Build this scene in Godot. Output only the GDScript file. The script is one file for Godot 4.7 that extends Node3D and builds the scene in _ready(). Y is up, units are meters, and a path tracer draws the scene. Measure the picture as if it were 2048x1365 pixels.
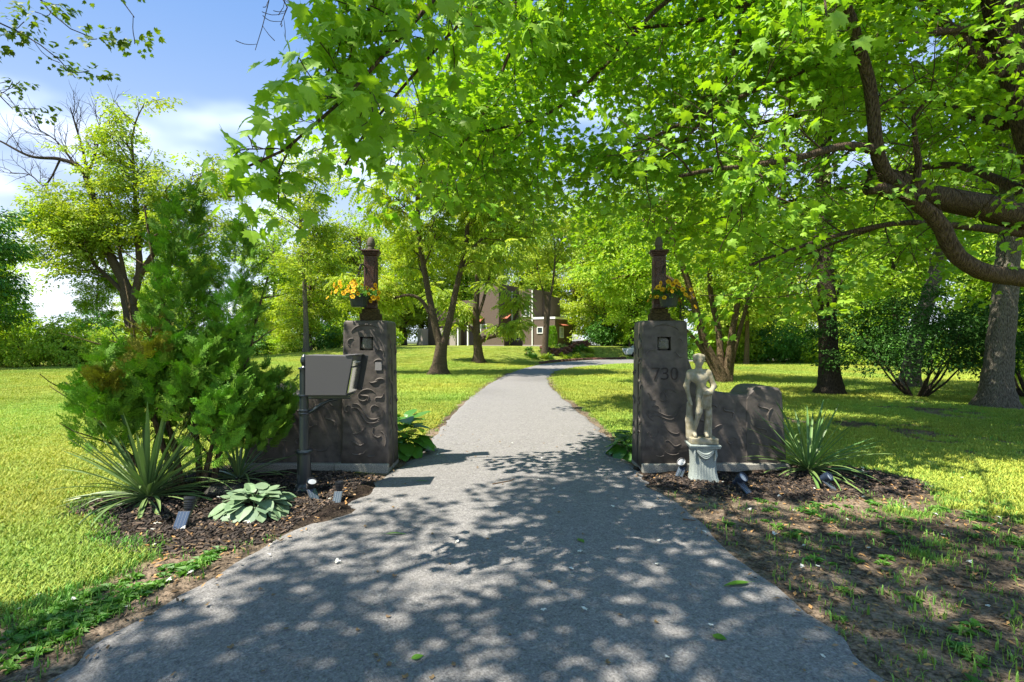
extends Node3D
# A wooded driveway between two sculpted gate piers. Metres, y up, the camera looks along -z.

const EYE := 1.5
const F := 1024.0
var rng := RandomNumberGenerator.new()
var M := {}
var taken := {}
var noise_a := FastNoiseLite.new()
var noise_b := FastNoiseLite.new()

# ------------------------------------------------------------------ mesh builder
class MB:
	var v := PackedVector3Array()
	var n := PackedVector3Array()
	var c := PackedColorArray()
	var i := PackedInt32Array()
	var tint := Color(1, 1, 1)
	var smooth := false

	func face(pts: Array, out: Vector3) -> void:
		var nn: Vector3 = -(pts[1] - pts[0]).cross(pts[2] - pts[0])
		if nn.dot(out) < 0.0:
			pts = pts.duplicate()
			pts.reverse()
			nn = -(pts[1] - pts[0]).cross(pts[2] - pts[0])
		nn = nn.normalized()
		var b := v.size()
		for p in pts:
			v.append(p)
			n.append(nn)
			c.append(tint)
		for k in range(1, pts.size() - 1):
			i.append(b)
			i.append(b + k)
			i.append(b + k + 1)

	func box(at: Vector3, size: Vector3, bev := 0.0, basis := Basis()) -> void:
		var h := size / 2.0
		var s := [-1.0, 1.0]
		var P := func(axis: int, sx: float, sy: float, sz: float) -> Vector3:
			var q := Vector3(sx * (h.x - bev), sy * (h.y - bev), sz * (h.z - bev))
			q[axis] = [sx * h.x, sy * h.y, sz * h.z][axis]
			return at + basis * q
		for a in s:
			face([P.call(0, a, -1, -1), P.call(0, a, 1, -1), P.call(0, a, 1, 1), P.call(0, a, -1, 1)], basis * Vector3(a, 0, 0))
			face([P.call(1, -1, a, -1), P.call(1, 1, a, -1), P.call(1, 1, a, 1), P.call(1, -1, a, 1)], basis * Vector3(0, a, 0))
			face([P.call(2, -1, -1, a), P.call(2, 1, -1, a), P.call(2, 1, 1, a), P.call(2, -1, 1, a)], basis * Vector3(0, 0, a))
		if bev <= 0.0:
			return
		for a in s:
			for b in s:
				face([P.call(0, a, b, -1), P.call(0, a, b, 1), P.call(1, a, b, 1), P.call(1, a, b, -1)], basis * Vector3(a, b, 0))
				face([P.call(0, a, -1, b), P.call(0, a, 1, b), P.call(2, a, 1, b), P.call(2, a, -1, b)], basis * Vector3(a, 0, b))
				face([P.call(1, -1, a, b), P.call(1, 1, a, b), P.call(2, 1, a, b), P.call(2, -1, a, b)], basis * Vector3(0, a, b))
				for d in s:
					face([P.call(0, a, b, d), P.call(1, a, b, d), P.call(2, a, b, d)], basis * Vector3(a, b, d))

	func tube(pts: PackedVector3Array, rad: PackedFloat32Array, sides := 6, cap := true, bump := 0.0) -> void:
		var m := pts.size()
		var u := Vector3.ZERO
		var base := v.size()
		for k in m:
			var t: Vector3 = (pts[mini(k + 1, m - 1)] - pts[maxi(k - 1, 0)]).normalized()
			if k == 0:
				u = t.cross(Vector3(0.31, 0.17, 0.93)).normalized()
			else:
				u = (u - t * u.dot(t)).normalized()
			var w := t.cross(u)
			for j in sides:
				var a := TAU * j / sides
				var dd := u * cos(a) + w * sin(a)
				var r := rad[k]
				if bump > 0.0:
					r *= 1.0 + bump * sin(a * 3.0 + k * 0.7) * sin(a * 2.0 + k * 1.9 + 1.0)
				v.append(pts[k] + dd * r)
				n.append(dd)
				c.append(tint)
		for k in m - 1:
			for j in sides:
				var a0 := base + k * sides + j
				var a1 := base + k * sides + (j + 1) % sides
				i.append(a0)
				i.append(a1 + sides)
				i.append(a1)
				i.append(a0)
				i.append(a0 + sides)
				i.append(a1 + sides)
		if cap:
			for e in [0, m - 1]:
				var ring := []
				for j in sides:
					ring.append(v[base + e * sides + j])
				var d: Vector3 = pts[0] - pts[1] if e == 0 else pts[m - 1] - pts[m - 2]
				face(ring, d)

	# profile: array of Vector2(radius, height) from the bottom up
	func lathe(at: Vector3, profile: Array, sides := 16, basis := Basis(), hard := true) -> void:
		for k in profile.size() - 1:
			var p: Vector2 = profile[k]
			var q: Vector2 = profile[k + 1]
			var e := (q - p).normalized()
			for j in sides:
				var b := v.size()
				for s in [[p, j], [p, j + 1], [q, j + 1], [q, j]]:
					var a: float = TAU * s[1] / sides
					v.append(at + basis * Vector3(s[0].x * cos(a), s[0].y, s[0].x * sin(a)))
					n.append(basis * Vector3(e.y * cos(a), -e.x, e.y * sin(a)))
					c.append(tint)
				for s in [0, 1, 2, 0, 2, 3]:
					i.append(b + s)

	# flat outline in x,y pushed along z with softened rims
	func prism(poly: PackedVector2Array, z0: float, z1: float, bev := 0.0) -> void:
		var m := poly.size()
		var inset := PackedVector2Array()
		var sgn := -1.0 if Geometry2D.is_polygon_clockwise(poly) else 1.0
		for k in m:
			var a := (poly[k] - poly[(k - 1 + m) % m]).normalized()
			var b := (poly[(k + 1) % m] - poly[k]).normalized()
			var t := (a + b).normalized()
			inset.append(poly[k] + Vector2(-t.y, t.x) * sgn * bev)
		var rings := [[inset, z0], [poly, z0 + bev], [poly, z1 - bev], [inset, z1]]
		for r in 3:
			if bev == 0.0 and r != 1:
				continue
			for k in m:
				var l := (k + 1) % m
				var A: PackedVector2Array = rings[r][0]
				var B: PackedVector2Array = rings[r + 1][0]
				var e := poly[l] - poly[k]
				var o := Vector3(e.y, -e.x, 0) * sgn
				if r == 0:
					o = o.normalized() + Vector3(0, 0, -1)
				elif r == 2:
					o = o.normalized() + Vector3(0, 0, 1)
				face([Vector3(A[k].x, A[k].y, rings[r][1]), Vector3(A[l].x, A[l].y, rings[r][1]), Vector3(B[l].x, B[l].y, rings[r + 1][1]), Vector3(B[k].x, B[k].y, rings[r + 1][1])], o)
		var tri := Geometry2D.triangulate_polygon(inset)
		for k in range(0, tri.size(), 3):
			for z in [z0, z1]:
				face([Vector3(inset[tri[k]].x, inset[tri[k]].y, z), Vector3(inset[tri[k + 1]].x, inset[tri[k + 1]].y, z), Vector3(inset[tri[k + 2]].x, inset[tri[k + 2]].y, z)], Vector3(0, 0, -1.0 if z == z0 else 1.0))

	func strip(a: PackedVector3Array, b: PackedVector3Array) -> void:   # open sheet between two edges, smooth
		var base := v.size()
		for k in a.size():
			v.append(a[k])
			v.append(b[k])
			c.append(tint)
			c.append(tint)
		for k in a.size() - 1:
			var q := base + 2 * k
			for s in [0, 1, 3, 0, 3, 2]:
				i.append(q + s)
		smooth = true

	func tri(a: Vector3, b: Vector3, d: Vector3) -> void:
		var k := v.size()
		v.append(a)
		v.append(b)
		v.append(d)
		c.append(tint)
		c.append(tint)
		c.append(tint)
		i.append(k)
		i.append(k + 1)
		i.append(k + 2)

	func mesh(m: Material) -> ArrayMesh:
		var arr := []
		arr.resize(Mesh.ARRAY_MAX)
		arr[Mesh.ARRAY_VERTEX] = v
		if smooth:
			var s := PackedVector3Array()
			s.resize(v.size())
			for k in range(0, i.size(), 3):
				var x: Vector3 = -(v[i[k + 1]] - v[i[k]]).cross(v[i[k + 2]] - v[i[k]])
				s[i[k]] += x
				s[i[k + 1]] += x
				s[i[k + 2]] += x
			for k in s.size():
				s[k] = s[k].normalized() if s[k].length_squared() > 1e-20 else Vector3.UP
			arr[Mesh.ARRAY_NORMAL] = s
		elif n.size() == v.size():
			arr[Mesh.ARRAY_NORMAL] = n
		arr[Mesh.ARRAY_COLOR] = c
		arr[Mesh.ARRAY_INDEX] = i
		var out := ArrayMesh.new()
		out.add_surface_from_arrays(Mesh.PRIMITIVE_TRIANGLES, arr)
		out.surface_set_material(0, m)
		return out

# ------------------------------------------------------------------ naming helpers
func numbered(called: String) -> String:
	var k: int = taken.get(called, 0)
	taken[called] = k + 1
	return called if k == 0 else "%s_%03d" % [called, k]

func tag(o: Node, label: String, category: String, group := "", kind := "") -> Node:
	o.set_meta("label", label)
	o.set_meta("category", category)
	if group:
		o.set_meta("group", group)
	if kind:
		o.set_meta("kind", kind)
	return o

func thing(called: String, label: String, category: String, at := Vector3.ZERO, turn := 0.0, group := "") -> Node3D:
	var o := Node3D.new()
	o.name = numbered(called)
	add_child(o)
	o.position = at
	o.rotation.y = turn
	tag(o, label, category, group)
	return o

func part(called: String, m: Mesh, parent: Node, at := Transform3D()) -> MeshInstance3D:
	var o := MeshInstance3D.new()
	o.name = called
	o.mesh = m
	o.transform = at
	parent.add_child(o, true)
	return o

func lone(called: String, m: Mesh, label: String, category: String, at := Transform3D(), group := "") -> MeshInstance3D:
	var o := MeshInstance3D.new()
	o.name = numbered(called)
	o.mesh = m
	o.transform = at
	add_child(o)
	tag(o, label, category, group)
	return o

func ground_piece(called: String, m: Mesh, kind := "structure") -> MeshInstance3D:
	var o := MeshInstance3D.new()
	o.name = numbered(called)
	o.mesh = m
	add_child(o)
	o.set_meta("kind", kind)
	return o

func many(called: String, m: Mesh, where: Array, tints: Array, parent: Node, stuff := true) -> MultiMeshInstance3D:
	var mm := MultiMesh.new()
	mm.transform_format = MultiMesh.TRANSFORM_3D
	mm.use_colors = true
	mm.mesh = m
	mm.instance_count = where.size()
	for k in where.size():
		mm.set_instance_transform(k, where[k])
		mm.set_instance_color(k, tints[k])
	var o := MultiMeshInstance3D.new()
	o.name = called if parent != self else numbered(called)
	o.multimesh = mm
	parent.add_child(o, true)
	if stuff:
		o.set_meta("kind", "stuff")
	return o

# a point seen at that pixel of the 2048-wide photograph, d metres ahead
func at(px: float, py: float, d: float) -> Vector3:
	return Vector3((px - 1024.0) / F * d, EYE - (py - 682.0) / F * d, -d)

func rr(a: float, b: float) -> float:
	return rng.randf_range(a, b)

func vary(amount: float, warm := 0.08) -> Color:
	var k := 1.0 + rr(-amount, amount)
	var w := rr(-warm, warm)
	return Color(k * (1.0 + w), k, k * (1.0 - w))

# ------------------------------------------------------------------ materials
func lin(r: float, g: float, b: float) -> Color:
	return Color(r, g, b).linear_to_srgb()

func mat(called: String, col: Color, rough := 0.8, spec := 0.5) -> StandardMaterial3D:
	var m := StandardMaterial3D.new()
	m.resource_name = called
	m.albedo_color = col
	m.roughness = rough
	m.metallic_specular = spec
	M[called] = m
	return m

func noise_tex(freq: float, octaves: int, stops: Array, size := 512, kind := FastNoiseLite.TYPE_SIMPLEX_SMOOTH, seed_ := 1) -> NoiseTexture2D:
	var f := FastNoiseLite.new()
	f.noise_type = kind
	f.frequency = freq
	f.fractal_octaves = octaves
	f.seed = seed_
	var t := NoiseTexture2D.new()
	t.width = size
	t.height = size
	t.seamless = true
	t.noise = f
	if stops.size():
		var g := Gradient.new()
		var off := PackedFloat32Array()
		var cols := PackedColorArray()
		for s in stops:
			off.append(s[0])
			cols.append(s[1])
		g.offsets = off
		g.colors = cols
		t.color_ramp = g
	return t

# wrapping value noise: octaves are [cells across, weight]
func tile_tex(size: int, octaves: Array, stops: Array, seed_: int) -> ImageTexture:
	rng.seed = seed_
	var acc := PackedFloat32Array()
	acc.resize(size * size)
	var total := 0.0
	for o in octaves:
		var n: int = o[0]
		var w: float = o[1]
		total += w
		var g := PackedFloat32Array()
		g.resize(n * n)
		for k in n * n:
			g[k] = rng.randf() * w
		var ix := PackedInt32Array()
		var fx := PackedFloat32Array()
		for x in size:
			var u := float(x) * n / size
			ix.append(int(u))
			fx.append(u - int(u))
		for y in size:
			var y0 := ix[y] * n
			var y1 := ((ix[y] + 1) % n) * n
			var t := fx[y]
			var row := y * size
			for x in size:
				var x0 := ix[x]
				var x1 := (x0 + 1) % n
				var q := fx[x]
				acc[row + x] += (g[y0 + x0] * (1.0 - q) + g[y0 + x1] * q) * (1.0 - t) + (g[y1 + x0] * (1.0 - q) + g[y1 + x1] * q) * t
	var grad := Gradient.new()
	var off := PackedFloat32Array()
	var cols := PackedColorArray()
	for e in stops:
		off.append(e[0])
		cols.append(e[1])
	grad.offsets = off
	grad.colors = cols
	var lut := []
	for k in 256:
		lut.append(grad.sample(k / 255.0))
	var bytes := PackedByteArray()
	bytes.resize(size * size * 3)
	for k in size * size:
		var c: Color = lut[clampi(int(acc[k] / total * 255.0), 0, 255)]
		bytes[k * 3] = c.r8
		bytes[k * 3 + 1] = c.g8
		bytes[k * 3 + 2] = c.b8
	return ImageTexture.create_from_image(Image.create_from_data(size, size, false, Image.FORMAT_RGB8, bytes))

func grey(k: float) -> Color:
	return Color(k, k, k)

func tri_map(m: StandardMaterial3D, scale: Vector3, tex: Texture2D, bump: Texture2D = null, depth := 0.0, world := true) -> void:
	m.uv1_triplanar = true
	m.uv1_world_triplanar = world
	m.uv1_scale = scale
	m.uv1_triplanar_sharpness = 4.0
	if tex:
		m.albedo_texture = tex
	if bump:
		m.heightmap_enabled = true
		m.heightmap_texture = bump
		m.heightmap_scale = depth

func leaf_mat(called: String, col: Color, back := Color(1.0, 1.0, 0.45), rough := 0.5, spec := 0.4) -> StandardMaterial3D:
	var m := mat(called, col, rough, spec)
	m.vertex_color_use_as_albedo = true
	m.backlight_enabled = true
	m.backlight = back
	m.cull_mode = BaseMaterial3D.CULL_DISABLED
	return m

func make_materials() -> void:
	var fine := noise_tex(0.06, 4, [[0.0, grey(0.55)], [0.5, grey(0.85)], [1.0, grey(1.0)]], 512, FastNoiseLite.TYPE_SIMPLEX, 3)
	var cells := [[256, 0.7], [150, 1.0], [70, 0.5], [31, 0.25]]
	var speck := tile_tex(512, cells, [[0.25, grey(0.64)], [0.42, grey(0.79)], [0.55, grey(0.84)], [0.66, grey(0.91)], [0.74, grey(0.98)], [0.8, grey(1.0)]], 5)
	var speck_h := tile_tex(512, cells, [[0.2, grey(0.0)], [0.8, grey(1.0)]], 5)
	var earth := tile_tex(512, [[200, 1.0], [90, 1.0], [30, 0.7], [9, 0.6]], [[0.25, grey(0.42)], [0.5, grey(0.8)], [0.75, grey(1.0)]], 12)
	var coarse := noise_tex(0.012, 5, [[0.0, grey(0.72)], [0.5, grey(0.9)], [1.0, grey(1.0)]], 512, FastNoiseLite.TYPE_SIMPLEX, 9)
	var m := mat("asphalt", lin(0.320, 0.311, 0.295), 0.9, 0.3)
	m.vertex_color_use_as_albedo = true
	tri_map(m, Vector3(0.9, 0.9, 0.9), speck, speck_h, 0.45)
	m = mat("ground", Color(1, 1, 1), 0.95, 0.2)
	m.vertex_color_use_as_albedo = true
	tri_map(m, Vector3(0.55, 0.55, 0.55), earth, speck_h, 2.0)
	# bark: stretched upwards
	var bark_h := noise_tex(0.035, 5, [], 512, FastNoiseLite.TYPE_SIMPLEX, 21)
	var bark_c := noise_tex(0.035, 5, [[0.0, grey(0.4)], [0.45, grey(0.75)], [1.0, grey(1.0)]], 512, FastNoiseLite.TYPE_SIMPLEX, 21)
	for b in [["bark", lin(0.23, 0.175, 0.12)], ["bark_dark", lin(0.13, 0.105, 0.075)], ["bark_pale", lin(0.34, 0.31, 0.24)], ["bark_tan", lin(0.30, 0.22, 0.13)], ["bark_maple", lin(0.20, 0.145, 0.095)]]:
		m = mat(b[0], b[1], 0.95, 0.25)
		tri_map(m, Vector3(2.2, 0.5, 2.2), bark_c, bark_h, 5.0)
	m = mat("twig", lin(0.13, 0.085, 0.05), 0.9, 0.3)
	m = mat("stucco", lin(0.122, 0.104, 0.088), 0.62, 0.45)
	tri_map(m, Vector3(0.9, 0.9, 0.9), coarse, noise_tex(0.02, 4, [], 512, FastNoiseLite.TYPE_SIMPLEX_SMOOTH, 33), 0.35, false)
	m = mat("plinth", lin(0.40, 0.39, 0.33), 0.9, 0.3)
	tri_map(m, Vector3(2, 2, 2), fine, null, 0.0, false)
	m = mat("inset_stone", lin(0.42, 0.40, 0.33), 0.85, 0.3)
	tri_map(m, Vector3(3, 3, 3), fine, bark_h, 2.0, false)
	m = mat("lettering", lin(0.035, 0.028, 0.024), 0.7, 0.4)
	m = mat("label_plate", lin(0.26, 0.25, 0.24), 0.6, 0.4)
	m = mat("stained_wood", lin(0.14, 0.055, 0.032), 0.4, 0.55)
	tri_map(m, Vector3(7, 0.9, 7), bark_c, bark_h, 0.8, false)
	m = mat("weathered_wood", lin(0.17, 0.13, 0.055), 0.8, 0.3)
	tri_map(m, Vector3(1.2, 7, 7), bark_c, bark_h, 1.0, false)
	m = mat("finial_grey", lin(0.11, 0.095, 0.075), 0.7, 0.4)
	m = mat("iron", lin(0.012, 0.012, 0.013), 0.45, 0.5)
	m = mat("pot", lin(0.028, 0.042, 0.038), 0.45, 0.5)
	m = mat("soil", lin(0.03, 0.022, 0.015), 1.0, 0.2)
	m = mat("post_paint", lin(0.014, 0.022, 0.027), 0.3, 0.6)
	m = mat("mailbox_paint", lin(0.092, 0.088, 0.090), 0.55, 0.5)
	tri_map(m, Vector3(3, 3, 3), noise_tex(0.3, 2, [[0.0, grey(0.88)], [1.0, grey(1.0)]], 256), null, 0.0, false)
	m = mat("mailbox_front", lin(0.72, 0.72, 0.66), 0.16, 0.6)
	m.metallic = 0.95
	m = mat("black_plastic", lin(0.016, 0.018, 0.02), 0.4, 0.5)
	m = mat("blue_plastic", lin(0.018, 0.03, 0.055), 0.4, 0.5)
	m = mat("solar_panel", lin(0.055, 0.075, 0.11), 0.12, 0.7)
	m.clearcoat_enabled = true
	m.clearcoat = 0.8
	m.clearcoat_roughness = 0.05
	m = mat("solar_line", lin(0.22, 0.25, 0.28), 0.3, 0.6)
	m = mat("lens", lin(0.35, 0.38, 0.4), 0.1, 0.6)
	m = mat("statue", lin(0.38, 0.36, 0.29), 0.8, 0.35)
	tri_map(m, Vector3(1.6, 1.6, 1.6), noise_tex(0.012, 3, [[0.0, Color(0.80, 0.78, 0.68)], [0.5, Color(0.92, 0.90, 0.84)], [1.0, Color(1, 1, 1)]], 512, FastNoiseLite.TYPE_SIMPLEX, 41), bark_h, 0.12, false)
	m = mat("pedestal", lin(0.42, 0.48, 0.44), 0.75, 0.35)
	tri_map(m, Vector3(3, 3, 3), fine, bark_h, 0.12, false)
	# house
	m = mat("house_stucco", lin(0.21, 0.160, 0.130), 0.95, 0.2)
	tri_map(m, Vector3(0.35, 0.7, 0.35), fine, null, 0.0, false)
	m = mat("house_band", lin(0.34, 0.30, 0.28), 0.95, 0.2)
	m = mat("white_paint", lin(0.78, 0.78, 0.76), 0.6, 0.4)
	m = mat("window_glass", lin(0.03, 0.045, 0.05), 0.06, 0.6)
	m = mat("roof_tile", lin(0.42, 0.13, 0.08), 0.8, 0.3)
	m = mat("dark_opening", lin(0.012, 0.012, 0.012), 0.8, 0.3)
	m = mat("shed_roof", lin(0.42, 0.45, 0.50), 0.5, 0.4)
	m = mat("car_paint", lin(0.75, 0.75, 0.77), 0.25, 0.6)
	m.clearcoat_enabled = true
	m.clearcoat = 0.7
	m = mat("tyre", lin(0.015, 0.015, 0.016), 0.8, 0.3)
	m = mat("rim", lin(0.4, 0.4, 0.42), 0.3, 0.6)
	m = mat("red_stone", lin(0.22, 0.11, 0.085), 0.95, 0.2)
	tri_map(m, Vector3(1.5, 1.5, 1.5), fine, bark_h, 2.0, false)
	m = mat("grey_rock", lin(0.10, 0.10, 0.085), 0.95, 0.2)
	tri_map(m, Vector3(1.5, 1.5, 1.5), fine, bark_h, 3.0, false)
	m = mat("terracotta", lin(0.40, 0.15, 0.08), 0.85, 0.3)
	m = mat("teal_paint", lin(0.10, 0.38, 0.40), 0.6, 0.4)
	# foliage
	leaf_mat("maple_leaf", lin(0.290, 0.510, 0.050))
	leaf_mat("yew_leaf", lin(0.050, 0.130, 0.022), Color(0.3, 0.4, 0.15), 0.7, 0.25)
	leaf_mat("oak_leaf", lin(0.135, 0.225, 0.030))
	leaf_mat("wood_leaf", lin(0.390, 0.570, 0.060))
	leaf_mat("spring_leaf", lin(0.430, 0.560, 0.075))
	leaf_mat("dark_leaf", lin(0.095, 0.240, 0.032), Color(0.5, 0.6, 0.2))
	leaf_mat("needle", lin(0.140, 0.290, 0.026), Color(0.5, 0.6, 0.2), 0.6, 0.3)
	leaf_mat("yucca_leaf", lin(0.160, 0.240, 0.080), Color(0.3, 0.35, 0.15), 0.4, 0.5)
	leaf_mat("hosta_grey", lin(0.20, 0.29, 0.16), Color(0.4, 0.5, 0.25), 0.5, 0.45)
	leaf_mat("hosta_green", lin(0.075, 0.21, 0.022), Color(0.6, 0.7, 0.2), 0.35, 0.5)
	leaf_mat("grass_blade", lin(0.375, 0.455, 0.075), Color(0.55, 0.6, 0.15), 0.6, 0.3)
	leaf_mat("weed_leaf", lin(0.10, 0.24, 0.025), Color(0.6, 0.7, 0.2), 0.5, 0.4)
	leaf_mat("petal_yellow", lin(0.72, 0.42, 0.008), Color(0.5, 0.4, 0.05), 0.6, 0.3)
	leaf_mat("petal_brown", lin(0.05, 0.012, 0.006), Color(0.1, 0.05, 0.02), 0.7, 0.3)
	leaf_mat("blossom", lin(0.74, 0.74, 0.66), Color(0.5, 0.5, 0.4), 0.7, 0.3)
	leaf_mat("litter", lin(0.20, 0.14, 0.08), Color(0.1, 0.08, 0.04), 0.9, 0.2)
	leaf_mat("mulch", lin(0.046, 0.039, 0.034), Color(0.02, 0.02, 0.02), 0.85, 0.35)
	leaf_mat("dry_needle", lin(0.26, 0.13, 0.05), Color(0.2, 0.1, 0.05), 0.8, 0.2)
	leaf_mat("garden_bloom", lin(0.62, 0.16, 0.30), Color(0.3, 0.1, 0.2), 0.7, 0.2)

# ------------------------------------------------------------------ terrain
var LEFT := [Vector2(-2.45, 1.5), Vector2(-2.05, -2.25), Vector2(-1.97, -2.91), Vector2(-1.855, -3.43), Vector2(-1.75, -3.86), Vector2(-1.57, -4.68), Vector2(-1.36, -5.84), Vector2(-1.24, -6.6), Vector2(-1.2, -7.76), Vector2(-1.2, -9.72), Vector2(-1.06, -14.2), Vector2(-0.72, -18.5), Vector2(-0.25, -22.6), Vector2(0.5, -27.4), Vector2(1.75, -32.5), Vector2(3.7, -37.0), Vector2(6.4, -40.4), Vector2(10.6, -43.0), Vector2(18.0, -45.0), Vector2(30.0, -46.0)]
var RIGHT := [Vector2(1.9, 1.5), Vector2(1.66, -2.25), Vector2(1.64, -2.83), Vector2(1.60, -3.3), Vector2(1.55, -3.7), Vector2(1.53, -4.49), Vector2(1.44, -5.5), Vector2(1.46, -6.3), Vector2(1.5, -7.2), Vector2(1.47, -9.0), Vector2(1.33, -13.2), Vector2(1.26, -17.0), Vector2(1.45, -21.0), Vector2(2.1, -25.2), Vector2(3.7, -29.5), Vector2(6.0, -32.3), Vector2(8.6, -34.6), Vector2(12.5, -37.0), Vector2(19.0, -39.0), Vector2(30.0, -40.0)]

func edge_x(line: Array, z: float) -> float:
	for k in line.size() - 1:
		if z <= line[k].y and z >= line[k + 1].y:
			var t: float = (z - line[k].y) / (line[k + 1].y - line[k].y)
			return lerpf(line[k].x, line[k + 1].x, t)
	return line[0].x if z > line[0].y else line[-1].x

func sstep(a: float, b: float, x: float) -> float:
	var t := clampf((x - a) / (b - a), 0.0, 1.0)
	return t * t * (3.0 - 2.0 * t)

func mulch_mask(x: float, z: float) -> float:
	var w := noise_a.get_noise_2d(x * 60.0, z * 60.0) * 0.22
	var l := 1.0 - Vector2((x + 2.6) / 1.45, (z + 4.95) / 1.40).length() + w
	var r := 1.0 - Vector2((x - 2.65) / 1.75, (z + 5.55) / 0.78).length() + w
	return clampf(maxf(l, r) * 5.0, 0.0, 1.0)

func dirt_mask(x: float, z: float) -> float:
	if z < -24.0:
		return 0.0
	var w := noise_a.get_noise_2d(x * 34.0 + 50.0, z * 34.0) + 0.6 * noise_b.get_noise_2d(x * 130.0, z * 130.0)
	var er := x - edge_x(RIGHT, z)
	var el := edge_x(LEFT, z) - x
	var k := 0.0
	if er > -0.4:
		k = maxf(k, 1.0 - er / (3.9 * sstep(-7.2, -3.5, z) + 0.22) + w * 0.55)
		k = maxf(k, w * 1.9 - 0.55 if z > -13.0 and x > 3.0 else 0.0)
	if el > -0.4:
		k = maxf(k, 1.0 - el / (0.75 * sstep(-6.0, -4.0, z) + 0.2) + w * 0.4)
	return clampf(k * 3.0, 0.0, 1.0)

func H(x: float, z: float) -> float:
	var y := 1.0 * sstep(-25.0, -47.0, z) * sstep(-24.0, -13.0, x) * (1.0 - sstep(edge_x(LEFT, z) - 6.0, edge_x(LEFT, z) - 0.5, x))
	y += 0.05 * noise_a.get_noise_2d(x * 6.0, z * 6.0) * sstep(-9.0, -14.0, z) * (1.0 if x < edge_x(LEFT, z) - 0.6 or x > edge_x(RIGHT, z) + 0.6 else 0.0)
	if z > -12.0:
		y += 0.035 * mulch_mask(x, z) * (0.7 + noise_b.get_noise_2d(x * 120.0, z * 120.0))
	return y

func in_drive(x: float, z: float, pad := 0.0) -> bool:
	return z > -46.0 and x > edge_x(LEFT, z) - pad and x < edge_x(RIGHT, z) + pad and (z > -36.0 or x < 30.0)

func make_terrain() -> void:
	noise_a.noise_type = FastNoiseLite.TYPE_SIMPLEX_SMOOTH
	noise_a.fractal_octaves = 4
	noise_b.noise_type = FastNoiseLite.TYPE_SIMPLEX
	noise_b.fractal_octaves = 3
	noise_b.seed = 7
	var xs := []
	var x := -240.0
	while x < 240.0:
		xs.append(x)
		x += 0.09 if absf(x) < 7.5 else (0.3 if absf(x) < 18.0 else (1.5 if absf(x) < 45.0 else 15.0))
	var zs := []
	var z := 30.0
	while z > -260.0:
		zs.append(z)
		z -= 5.0 if z > 4.0 else (0.09 if z > -9.0 and z < 0.0 else (0.25 if z > -18.0 else (0.8 if z > -55.0 else 15.0)))
	var mb := MB.new()
	mb.smooth = true
	var w := xs.size()
	for zz in zs:
		for xx in xs:
			mb.v.append(Vector3(xx, H(xx, zz), zz))
			var g := Color(0.320, 0.405, 0.065)
			var p := noise_a.get_noise_2d(xx * 9.0, zz * 9.0)
			var q := noise_b.get_noise_2d(xx * 40.0, zz * 40.0)
			g = g * (1.0 + 0.22 * p + 0.20 * q)
			g = g.lerp(Color(0.42, 0.38, 0.10), clampf(q * 0.8 - 0.12, 0.0, 0.5))
			var near: bool = absf(xx) < 40.0 and zz > -50.0 and zz < 6.0
			if near:
				var soil := Color(0.260, 0.200, 0.140) * (1.0 + 0.5 * q)
				g = g.lerp(soil, dirt_mask(xx, zz))
				if zz > -12.0:
					g = g.lerp(Color(0.060, 0.046, 0.036) * (1.0 + 0.6 * q), mulch_mask(xx, zz))
			mb.c.append(g)
	for r in zs.size() - 1:
		for k in w - 1:
			var a := r * w + k
			for s in [a, a + w + 1, a + 1, a, a + w, a + w + 1]:
				mb.i.append(s)
	ground_piece("lawn_ground", mb.mesh(M.ground))

	# the driveway: rounded shoulders and slightly ragged edges
	var d := MB.new()
	d.smooth = true
	var rows := []
	for k in LEFT.size() - 1:
		var steps := int(ceil(maxf((LEFT[k] - LEFT[k + 1]).length(), (RIGHT[k] - RIGHT[k + 1]).length()) / (0.12 if k < 9 else 0.6)))
		for s in steps:
			rows.append([LEFT[k].lerp(LEFT[k + 1], float(s) / steps), RIGHT[k].lerp(RIGHT[k + 1], float(s) / steps)])
	var across := [[-0.0, -0.02], [0.0, 0.006], [0.025, 0.021], [0.1, 0.024], [0.3, 0.028], [0.5, 0.03], [0.7, 0.028], [0.9, 0.024], [0.975, 0.021], [1.0, 0.006], [1.0, -0.02]]
	for r in rows:
		var l: Vector2 = r[0]
		var q: Vector2 = r[1]
		l.x += 0.06 * noise_b.get_noise_2d(l.x * 90.0, l.y * 160.0)
		q.x += 0.06 * noise_b.get_noise_2d(q.x * 90.0 + 99.0, q.y * 160.0)
		for a in across:
			var p := l.lerp(q, a[0])
			d.v.append(Vector3(p.x, a[1], p.y))
			d.c.append(grey(1.0 + 0.26 * noise_a.get_noise_2d(p.x * 22.0, p.y * 16.0) + 0.10 * noise_b.get_noise_2d(p.x * 7.0, p.y * 5.0)))
	var aw := across.size()
	for r in rows.size() - 1:
		for k in aw - 1:
			var b := r * aw + k
			for s in [b, b + aw + 1, b + 1, b, b + aw, b + aw + 1]:
				d.i.append(s)
	ground_piece("driveway", d.mesh(M.asphalt))

# ------------------------------------------------------------------ leaves and sprays
const MAPLE := [Vector2(0, -0.02), Vector2(0.14, 0.03), Vector2(0.30, -0.02), Vector2(0.27, 0.13), Vector2(0.52, 0.26), Vector2(0.36, 0.36), Vector2(0.50, 0.62), Vector2(0.27, 0.55), Vector2(0.17, 0.58), Vector2(0.20, 0.78), Vector2(0.10, 0.78), Vector2(0, 1.0)]

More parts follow.
